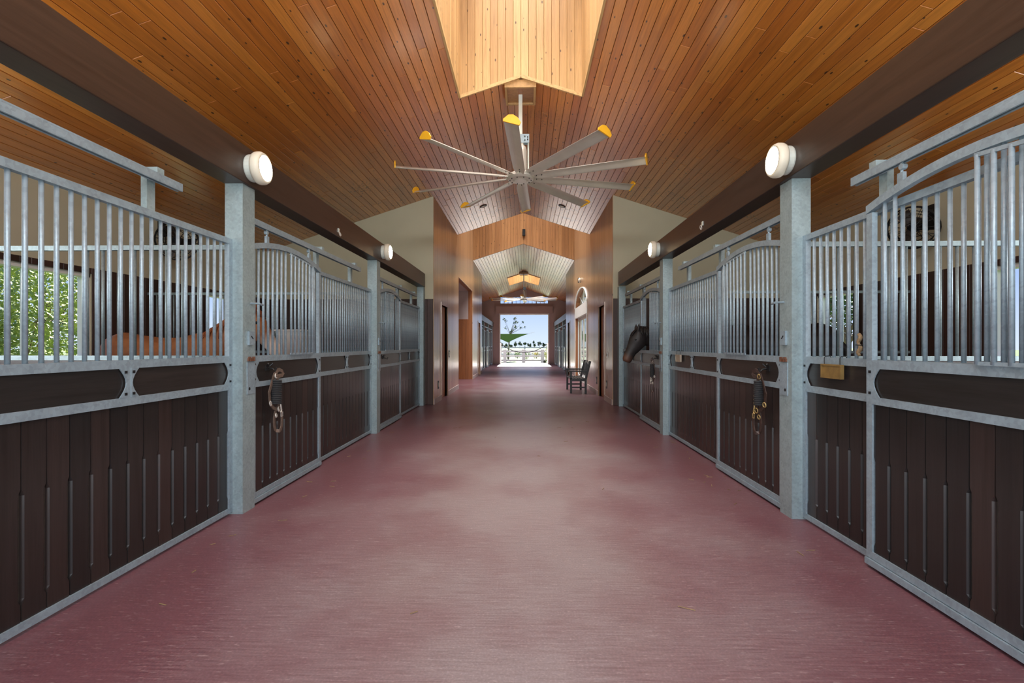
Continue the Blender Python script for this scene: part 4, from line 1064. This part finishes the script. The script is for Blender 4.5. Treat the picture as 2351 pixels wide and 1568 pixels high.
# white feed tub in the chestnut horse's stall, on the far partition
tub = thing('feed_tub', 'white feed tub hanging on the partition behind the chestnut horse', 'feed tub', (-3.62, 7.58, 1.2))
t_ = MB(); t_.prism([(-3.83,7.42,1.62),(-3.41,7.42,1.62),(-3.41,7.74,1.62),(-3.83,7.74,1.62)], [(-3.77,7.5,1.25),(-3.47,7.5,1.25),(-3.47,7.74,1.25),(-3.77,7.74,1.25)]); t_.obj('tub', 'white', tub, fix=True)
r_ = MB(); r_.tube([(-3.85,7.40,1.625),(-3.39,7.40,1.625),(-3.39,7.745,1.625),(-3.85,7.745,1.625)], 0.014, 6, closed=True); r_.obj('rim', 'white', tub)

# wisps of straw on the floor
for k in range(46):
    s = random.choice((-1, 1)); x = XF(s, random.uniform(0.06, 0.55)) if k < 34 else random.uniform(-1.6, 1.6); y = random.uniform(2.3, 9.0); a = random.uniform(0, PI); l = random.uniform(0.015, 0.045)
    o = MB().bar((x-l*math.cos(a), y-l*math.sin(a), 0.003), (x+l*math.cos(a), y+l*math.sin(a), 0.004), 0.005, 0.003).obj('straw', 'twine', org=(x, y, 0))
    tag(o, 'wisp of pale straw lying on the red aisle floor', 'straw', 'straw wisps on the aisle floor')

# ------------------------------------------------------------------ horses
def coat(name, main, dark, muzzle, mz_pt=None, mz_r=0.0):
    m, n, b = newmat(name)
    t = N(n, 'ShaderNodeTexCoord'); no = N(n, 'ShaderNodeTexNoise'); no.inputs['Scale'].default_value = 5; no.inputs['Detail'].default_value = 4; n.links.new(t.outputs['Object'], no.inputs['Vector'])
    r = ramp(n, [(0.35, dark), (0.65, main)]); n.links.new(no.outputs['Fac'], r.inputs[0]); c = r.outputs[0]
    if mz_pt is not None:
        vm = N(n, 'ShaderNodeVectorMath', operation='DISTANCE'); n.links.new(t.outputs['Object'], vm.inputs[0]); vm.inputs[1].default_value = mz_pt
        mr = N(n, 'ShaderNodeMapRange'); mr.inputs['From Min'].default_value = mz_r; mr.inputs['From Max'].default_value = mz_r*0.5; n.links.new(vm.outputs['Value'], mr.inputs['Value'])
        c = mixc(n, mr.outputs[0], c, muzzle)
    n.links.new(c, b.inputs['Base Color']); b.inputs['Roughness'].default_value = 0.5
    b.inputs['Specular IOR Level'].default_value = 0.35
    return m
def loft(m, rings, n=14):
    """rings: (centre, tangent, up, half width, half height); one closed tube"""
    vs_ = []
    for c, t, up, rw, rh in rings:
        c = Vector(c); t = Vector(t).normalized(); s = t.cross(Vector(up)).normalized(); u = s.cross(t).normalized()
        for j in range(n):
            a = 2*PI*j/n; vs_.append(c + s*(rw*math.cos(a)) + u*(rh*math.sin(a)))
    k = len(rings); fs = []
    for i in range(k-1):
        for j in range(n): fs.append((i*n+j, i*n+(j+1)%n, (i+1)*n+(j+1)%n, (i+1)*n+j))
    fs += [tuple(range(n-1,-1,-1)), tuple((k-1)*n+j for j in range(n))]
    m.add(vs_, fs)
def chain(m, pts, up):
    """pts: (point, half width, half height) along a smooth limb"""
    P = [Vector(p[0]) for p in pts]; R_ = []
    for i, p in enumerate(pts):
        t = (P[min(i+1, len(P)-1)]-P[max(i-1, 0)])
        R_.append((P[i], t, up, p[1], p[2]))
    loft(m, R_)
def horse(name, label, base, heading, back, poll, muzzle, mats, tail_col, blaze=None):
    """base: ground point under the croup; heading: unit xy direction to the front; back: wither height; poll/muzzle world points"""
    bx, by = base; f = Vector((heading[0], heading[1], 0)).normalized(); s = Vector((0,0,1)).cross(f); up = Vector((0,0,1))
    root = thing(name, label, 'horse', (bx, by, 0))
    B = Vector((bx, by, 0)); h = back/1.6
    def W(x, y, z): return B + f*(x*h) + s*(y*h) + up*(z*h)
    poll = Vector(poll); muz = Vector(muzzle)
    m = MB()
    # trunk: croup to chest
    tr = [(-0.34,1.22,.10,.14),(-0.25,1.27,.20,.24),(-0.08,1.28,.26,.29),(0.15,1.24,.26,.29),(0.42,1.20,.28,.30),(0.68,1.19,.27,.31),(0.92,1.22,.25,.34),(1.10,1.22,.20,.28),(1.22,1.20,.13,.18)]
    loft(m, [(W(x,0,z), f, up, a*h, b*h) for x, z, a, b in tr])
    # neck: from shoulders to poll
    n0 = W(0.98, 0, 1.26); head = (muz-poll).normalized()
    p_end = poll + head*0.06
    d = p_end - n0; side_v = s
    mid1 = n0 + d*0.35 + up*0.01; mid2 = n0 + d*0.7 + up*0.03
    upn = up if abs(d.normalized().z) < 0.95 else f
    chain(m, [(n0-d*0.12, .15*h, .30*h), (n0, .14*h, .27*h), (mid1, .10*h, .22*h), (mid2, .085*h, .175*h), (p_end-up*0.03, .075*h, .14*h)], upn)
    # head: poll, cheek, nose, muzzle
    L = (muz-poll).length; hup = (up - head*up.dot(head)); hup = hup.normalized() if hup.length > 0.2 else f
    fwd = hup
    def H(a, o): return poll + head*(a*L) + fwd*o
    chain(m, [(H(-0.08,-0.02), .055*h, .06*h), (H(0.10,-0.05), .09*h, .115*h), (H(0.30,-0.06), .10*h, .15*h), (H(0.48,-0.045), .08*h, .125*h), (H(0.70,-0.025), .066*h, .092*h), (H(0.88,-0.02), .068*h, .085*h), (H(1.0,-0.02), .068*h, .08*h), (H(1.07,-0.02), .055*h, .06*h)], fwd)
    # ears
    for sg in (-1, 1):
        e0 = H(0.0, 0.03)+side_v*(0.05*sg)*h; tip = e0 + (up*0.10 + side_v*0.03*sg - head*0.05)
        chain(m, [(e0-up*0.02, .022*h, .03*h), (e0+(tip-e0)*0.45, .024*h, .032*h), (tip, .006*h, .008*h)], side_v)
    # legs
    for sg in (-1, 1):
        y = 0.15*sg
        chain(m, [(W(-0.06,y,1.25), .13*h, .20*h), (W(-0.02,y*1.1,1.02), .12*h, .17*h), (W(0.04,y*1.1,0.82), .08*h, .11*h), (W(-0.10,y*1.1,0.62), .055*h, .065*h), (W(-0.20,y*1.1,0.50), .045*h, .06*h), (W(-0.19,y*1.1,0.28), .035*h, .04*h), (W(-0.17,y*1.1,0.13), .04*h, .045*h), (W(-0.13,y*1.1,0.07), .045*h, .05*h), (W(-0.11,y*1.1,0.0), .058*h, .065*h)], f)
        chain(m, [(W(0.98,y,1.10), .10*h, .17*h), (W(1.00,y,0.88), .075*h, .10*h), (W(1.01,y,0.66), .055*h, .065*h), (W(1.02,y,0.48), .05*h, .055*h), (W(1.01,y,0.28), .034*h, .04*h), (W(1.02,y,0.13), .04*h, .045*h), (W(1.06,y,0.07), .045*h, .05*h), (W(1.08,y,0.0), .058*h, .065*h)], f)
    MAT['_coat'] = mats
    o = m.obj('body', '_coat', root, smooth=True, fix=True)
    rm = o.modifiers.new('remesh', 'REMESH'); rm.mode = 'VOXEL'; rm.voxel_size = 0.018; rm.use_smooth_shade = True
    sm = o.modifiers.new('smooth', 'SMOOTH'); sm.factor = 0.6; sm.iterations = 5
    MAT['_hair'] = tail_col
    tl = MB(); chain(tl, [(W(-0.34,0,1.34), .03*h, .03*h), (W(-0.42,0,1.22), .05*h, .05*h), (W(-0.46,0,0.95), .065*h, .06*h), (W(-0.45,0,0.6), .05*h, .05*h), (W(-0.44,0,0.4), .015*h, .015*h)], f); tl.obj('tail', '_hair', root, smooth=True)
    mn = MB(); pts = []
    crest = []
    for i in range(9):
        t = i/8.0; c = n0 + d*t; rad = (.27+(.13-.27)*t)*h
        nrmv = (upn - d.normalized()*upn.dot(d.normalized())).normalized()
        crest.append(c + nrmv*rad*0.97)
    for i in range(64):
        t = (i+random.uniform(-.3,.3))/64*7.99; t = min(max(t, 0), 7.98); k = int(t); c0 = crest[k].lerp(crest[k+1], t-k)
        sg = 1 if i % 4 else -1; ln = random.uniform(0.13, 0.22); w_ = 0.014
        dv = d.normalized()
        p1 = c0+up*0.012; p2 = c0+side_v*(0.065*sg)-up*0.04; p3 = c0+side_v*(0.10*sg)-up*ln*0.6+dv*random.uniform(-.02,.02); p4 = c0+side_v*(0.11*sg)-up*ln+dv*random.uniform(-.03,.03)
        mn.tube([p1, p2, p3, p4], [w_, w_*1.1, w_, w_*0.3], 5)
    for i in range(7):
        c0 = H(0.0, 0.05)+side_v*(0.012*(i-3)); mn.tube([c0+up*0.01, c0+head*0.07+fwd*0.035, c0+head*(0.12+0.03*(i%3))+fwd*0.035+side_v*0.006*(i-3)], [0.010, 0.009, 0.003], 5)
    mn.obj('mane', '_hair', root, smooth=True)
    for sg in (-1, 1):
        c = H(0.30, 0.01)+side_v*(0.083*sg*h); e_ = MB(); e_.lathe([(0.002,-0.018),(0.014,-0.012),(0.019,0.0),(0.014,0.012),(0.002,0.018)], c, side_v, 10); e_.obj('eye', 'black', root, smooth=True)
        c = H(0.98, 0.0)+side_v*(0.045*sg*h); e_ = MB(); e_.lathe([(0.002,-0.01),(0.012,-0.006),(0.014,0.0),(0.010,0.006),(0.002,0.010)], c, side_v, 8); e_.obj('nostril', 'black', root, smooth=True)
    return root
ch_pt = (-5.05, 6.15); ch_m = (-3.02, 5.95, 1.30)
HC = coat('chestnut coat', lin(168, 112, 70), lin(140, 86, 50), lin(226, 212, 200), (ch_m[0]-ch_pt[0], ch_m[1]-ch_pt[1], ch_m[2]), 0.30)
horse('horse', 'chestnut horse with a white muzzle standing in its stall behind the bars', ch_pt, (1, -0.02), 1.60, (-3.38, 5.98, 1.82), ch_m, HC, coat('chestnut hair', lin(150, 84, 46), lin(120, 62, 34), lin(0,0,0)))
dk = (4.15, 9.20); dk_m = (1.80, 8.80, 1.14)
HD = coat('dark bay coat', lin(38, 34, 34), lin(28, 25, 26), lin(82, 56, 44), (dk_m[0]-dk[0], dk_m[1]-dk[1], dk_m[2]), 0.14)
HB = coat('black hair', lin(30, 27, 27), lin(20, 18, 18), lin(0,0,0))
horse('horse', 'dark bay horse with a tan muzzle looking out over its stall door', dk, (-1, -0.12), 1.75, (2.02, 8.80, 1.64), dk_m, HD, HB)
HE = coat('black coat', lin(26, 23, 23), lin(18, 17, 17), lin(0,0,0))
horse('horse', 'black horse behind the bars of the grey plaque stall, head lowered', (4.10, 7.12), (-1, 0.0), 1.76, (2.52, 7.12, 1.46), (2.42, 7.12, 0.92), HE, HB)

# ------------------------------------------------------------------ outside
def leaves(m, c, r, n, sz):
    for _ in range(n):
        while True:
            p = Vector((random.uniform(-1,1), random.uniform(-1,1), random.uniform(-1,1)))
            if p.length <= 1: break
        p = p*(0.35+0.65*p.length)
        q = Vector((c[0]+p.x*r[0], c[1]+p.y*r[1], c[2]+p.z*r[2]))
        a = Vector((random.gauss(0,1), random.gauss(0,1), random.gauss(0,.6))).normalized(); b = a.orthogonal().normalized(); b = Matrix.Rotation(random.uniform(0, 2*PI), 3, a) @ b
        l = sz*random.uniform(0.7, 1.4); w = l*0.45
        m.add([q-a*l*0.5, q+b*w*0.5, q+a*l*0.5, q-b*w*0.5], [(0,1,2,3)])
def tree(name, label, base, h, r, trunk_r, mat, n, sz, group=None, clumps=6, cat='tree', low=0.55):
    root = thing(name, label, cat, base, group); t = MB(); x, y, z = base
    top = z+h*0.55
    t.cyl((x,y,z-0.05), (x+0.05,y,top), trunk_r, 8, trunk_r*0.55)
    m = MB()
    for k in range(clumps):
        a = 2*PI*k/clumps+random.uniform(-.4,.4); rr = r*random.uniform(0.35, 0.75); zz = z+h*random.uniform(low, 0.88)
        c = (x+rr*math.cos(a), y+rr*math.sin(a), zz)
        t.cyl((x+0.03,y,z+h*random.uniform(0.3,0.5)), c, trunk_r*0.4, 6, trunk_r*0.12)
        leaves(m, c, (r*0.5, r*0.5, h*0.22), n//clumps, sz)
    t.obj('trunk', 'bark', root); m.obj('foliage', mat, root, kind='stuff')
    return root
def shrub(name, label, base, r, h, mat, n, sz, group=None):
    root = thing(name, label, 'shrub', base, group); m = MB(); leaves(m, (base[0], base[1], base[2]+h*0.5), (r, r, h*0.55), n, sz)
    t = MB()
    for k in range(5):
        a = 2*PI*k/5; t.cyl((base[0], base[1], base[2]-0.05), (base[0]+r*0.6*math.cos(a), base[1]+r*0.6*math.sin(a), base[2]+h*0.7), 0.02, 5, 0.006)
    t.obj('stem', 'bark', root); m.obj('foliage', mat, root, kind='stuff')
    return root
# greenery outside the stall windows
tree('leafy_tree', 'leafy pale green tree standing behind the shrub outside the chestnut horse window', (-13.5, 13.5, -0.14), 5.0, 2.0, 0.10, 'leafpale', 7000, 0.12, clumps=12, low=0.25)
shrub('shrub', 'mid green shrub outside the entrance stall window', (-8.6, 3.0, -0.14), 0.9, 2.6, 'leaf', 3000, 0.14)
shrub('shrub', 'tall pale green shrub right outside the chestnut horse window', (-9.0, 8.25, -0.14), 1.25, 3.6, 'leafpale', 9000, 0.09)
tree('leafy_tree', 'dark green tree outside the gold plaque stall window', (10.6, 16.4, -0.14), 4.2, 2.1, 0.12, 'leafdark', 3600, 0.16, clumps=8)
shrub('shrub', 'dark green shrub outside the window behind the black horse', (10.5, 9.2, -0.14), 1.2, 1.7, 'leafdark', 1500, 0.12)
# white paddock fence beyond the far door
def fence(y, x0, x1, label, hts, pw, step, gate=False, t=0.05):
    root = thing('paddock_fence', label, 'fence', (x0, y, -0.14))
    n = int(round((x1-x0)/step))
    for k in range(n+1):
        x = x0+(x1-x0)*k/n; p = MB(); p.box(x-pw/2, x+pw/2, y-pw/2, y+pw/2, -0.14, hts[-1]+0.14); b = p.obj('post', 'fencewhite', root)
        c = MB(); c.box(x-pw/2-0.02, x+pw/2+0.02, y-pw/2-0.02, y+pw/2+0.02, hts[-1]+0.14, hts[-1]+0.17); c.obj('cap', 'fencewhite', b)
    for h in hts:
        for k in range(n):
            a = x0+(x1-x0)*k/n+pw/2; b_ = x0+(x1-x0)*(k+1)/n-pw/2
            MB().box(a, b_, y-t/2, y+t/2, h-0.07, h+0.07).obj('rail', 'fencewhite', root)
fence(41.0, -4.81, 4.61, 'white three-rail fence right outside the far barn door', (0.12, 0.48, 0.86), 0.26, 1.57)
fence(62.0, -9, 9, 'thin white three-rail fence across the middle of the paddock', (0.25, 0.65, 1.05), 0.16, 3.0)
# rope swag across the far doorway
sw = tag(MB().tube([(-1.762+3.424*i/24, YF+0.5, 1.45-0.62*(1-((i-12)/12)**2)) for i in range(25)], 0.028, 6).obj('rope_swag', 'rope', org=(0, YF+0.5, 1.45), smooth=True), 'dark rope hanging in a swag across the far barn doorway', 'rope')
for x in (-1.80, 1.70):
    p = MB(); p.cyl((x, YF+0.5, 0), (x, YF+0.5, 1.55), 0.035, 8); o = p.obj('rope_post', 'white', org=(x, YF+0.5, 0)); tag(o, 'slim white post holding the rope outside the far doorway, on the %s side' % ('alcove' if x < 0 else 'bench'), 'post')
# shade sail and sparse tree
sy = 44.0
sail = thing('shade_sail', 'green triangular shade sail stretched outside the far barn door', 'shade sail', (-1.6, sy, 0))
A, Bc, Cc = Vector((-3.6, sy-0.8, 2.42)), Vector((0.35, sy, 2.42)), Vector((-1.60, sy+3.0, 1.64))
ms = MB(); nn = 10; idx = {}; vv = []
for i in range(nn+1):
    for j in range(nn+1-i):
        u, v = i/nn, j/nn; w = 1-u-v
        p = A*u+Bc*v+Cc*w; e_ = 27*u*v*w; pull = (A+Bc+Cc)/3
        ed = 4*(u*v*(1-w)+v*w*(1-u)+u*w*(1-v))
        p = p.lerp(pull, 0.10*ed); idx[(i,j)] = len(vv); vv.append(p)
ff = []
for i in range(nn):
    for j in range(nn-i):
        ff.append((idx[(i,j)], idx[(i+1,j)], idx[(i,j+1)]))
        if j < nn-i-1: ff.append((idx[(i+1,j)], idx[(i+1,j+1)], idx[(i,j+1)]))
ms.add(vv, ff); so = ms.obj('sail_cloth', 'sail', sail); sd_ = so.modifiers.new('solid', 'SOLIDIFY'); sd_.thickness = 0.01
for (p, q) in ((A, (-4.6, sy-1.2, 2.9)), (Bc, (0.9, sy-0.2, 2.55)), (Cc, (-1.5, sy+4.4, 0.0))):
    MB().cyl(p, q, 0.012, 6).obj('guy_wire', 'aluminium', sail)
st_ = thing('sparse_tree', 'thin tree with a few leaf clumps behind the shade sail', 'tree', (-1.7, 50.0, -0.14))
t = MB(); m = MB()
t.tube([(-1.7,50,-0.14),(-1.65,50,1.2),(-1.5,50,2.6)], [0.09,0.07,0.05], 8)
for k in range(16):
    c = (-1.1+random.uniform(-1.1,1.1), 50+random.uniform(-.6,.6), random.uniform(2.7, 4.3)); t.cyl((-1.5,50,2.5), c, 0.02, 5, 0.006); leaves(m, c, (0.16,0.16,0.16), 26, 0.13)
t.obj('trunk', 'bark', st_); m.obj('foliage', 'leafdark', st_, kind='stuff')
shrub('shrub', 'bright green shrub at the edge of the far barn doorway, beside the black bucket', (1.95, 39.2, -0.14), 0.42, 1.6, 'leafpale', 900, 0.09)
bk = thing('bucket', 'small black bucket on the ground outside the far doorway', 'bucket', (1.62, 39.6, -0.14)); MB().lathe([(0.10,0),(0.14,0.30),(0.12,0.30),(0.09,0.03)], (1.62, 39.6, -0.14), (0,0,1), 14).obj('pail', 'black', bk); MB().ring((1.62,39.6,0.16), 0.14, 0.006, (1,0,0.3), 14, 5, arc=0.5).obj('handle', 'aluminium', bk)
random.seed(11)
for k in range(7):
    x = -3.4+k*1.15+random.uniform(-.3,.3)
    shrub('low_shrub', 'low shrub covered in yellow blossom beyond the white fence' if k in (0, 4, 5) else 'low plain green shrub beyond the white fence', (x, 52+random.uniform(0,6), -0.14), 0.5, 0.9, 'flower' if k in (0, 4, 5) else 'leafpale', 260, 0.12, group='low shrubs beyond the white fence')
for k in range(18):
    x = -20+k*2.5+random.uniform(-.1,.1); hh = random.uniform(2.4, 4.0)
    tree('distant_tree', 'distant green tree on the horizon beyond the paddock', (x, 260+random.uniform(-6,6), -0.14), hh, 1.15, 0.1, 'leafdark', 900, 0.34, group='distant trees on the horizon', clumps=5, low=0.3)

# concrete apron outside the far door
ap = struct(MB().box(-6, 6, YF+1.41, 38.7, -0.13, -0.02).obj('apron', 'concrete'))
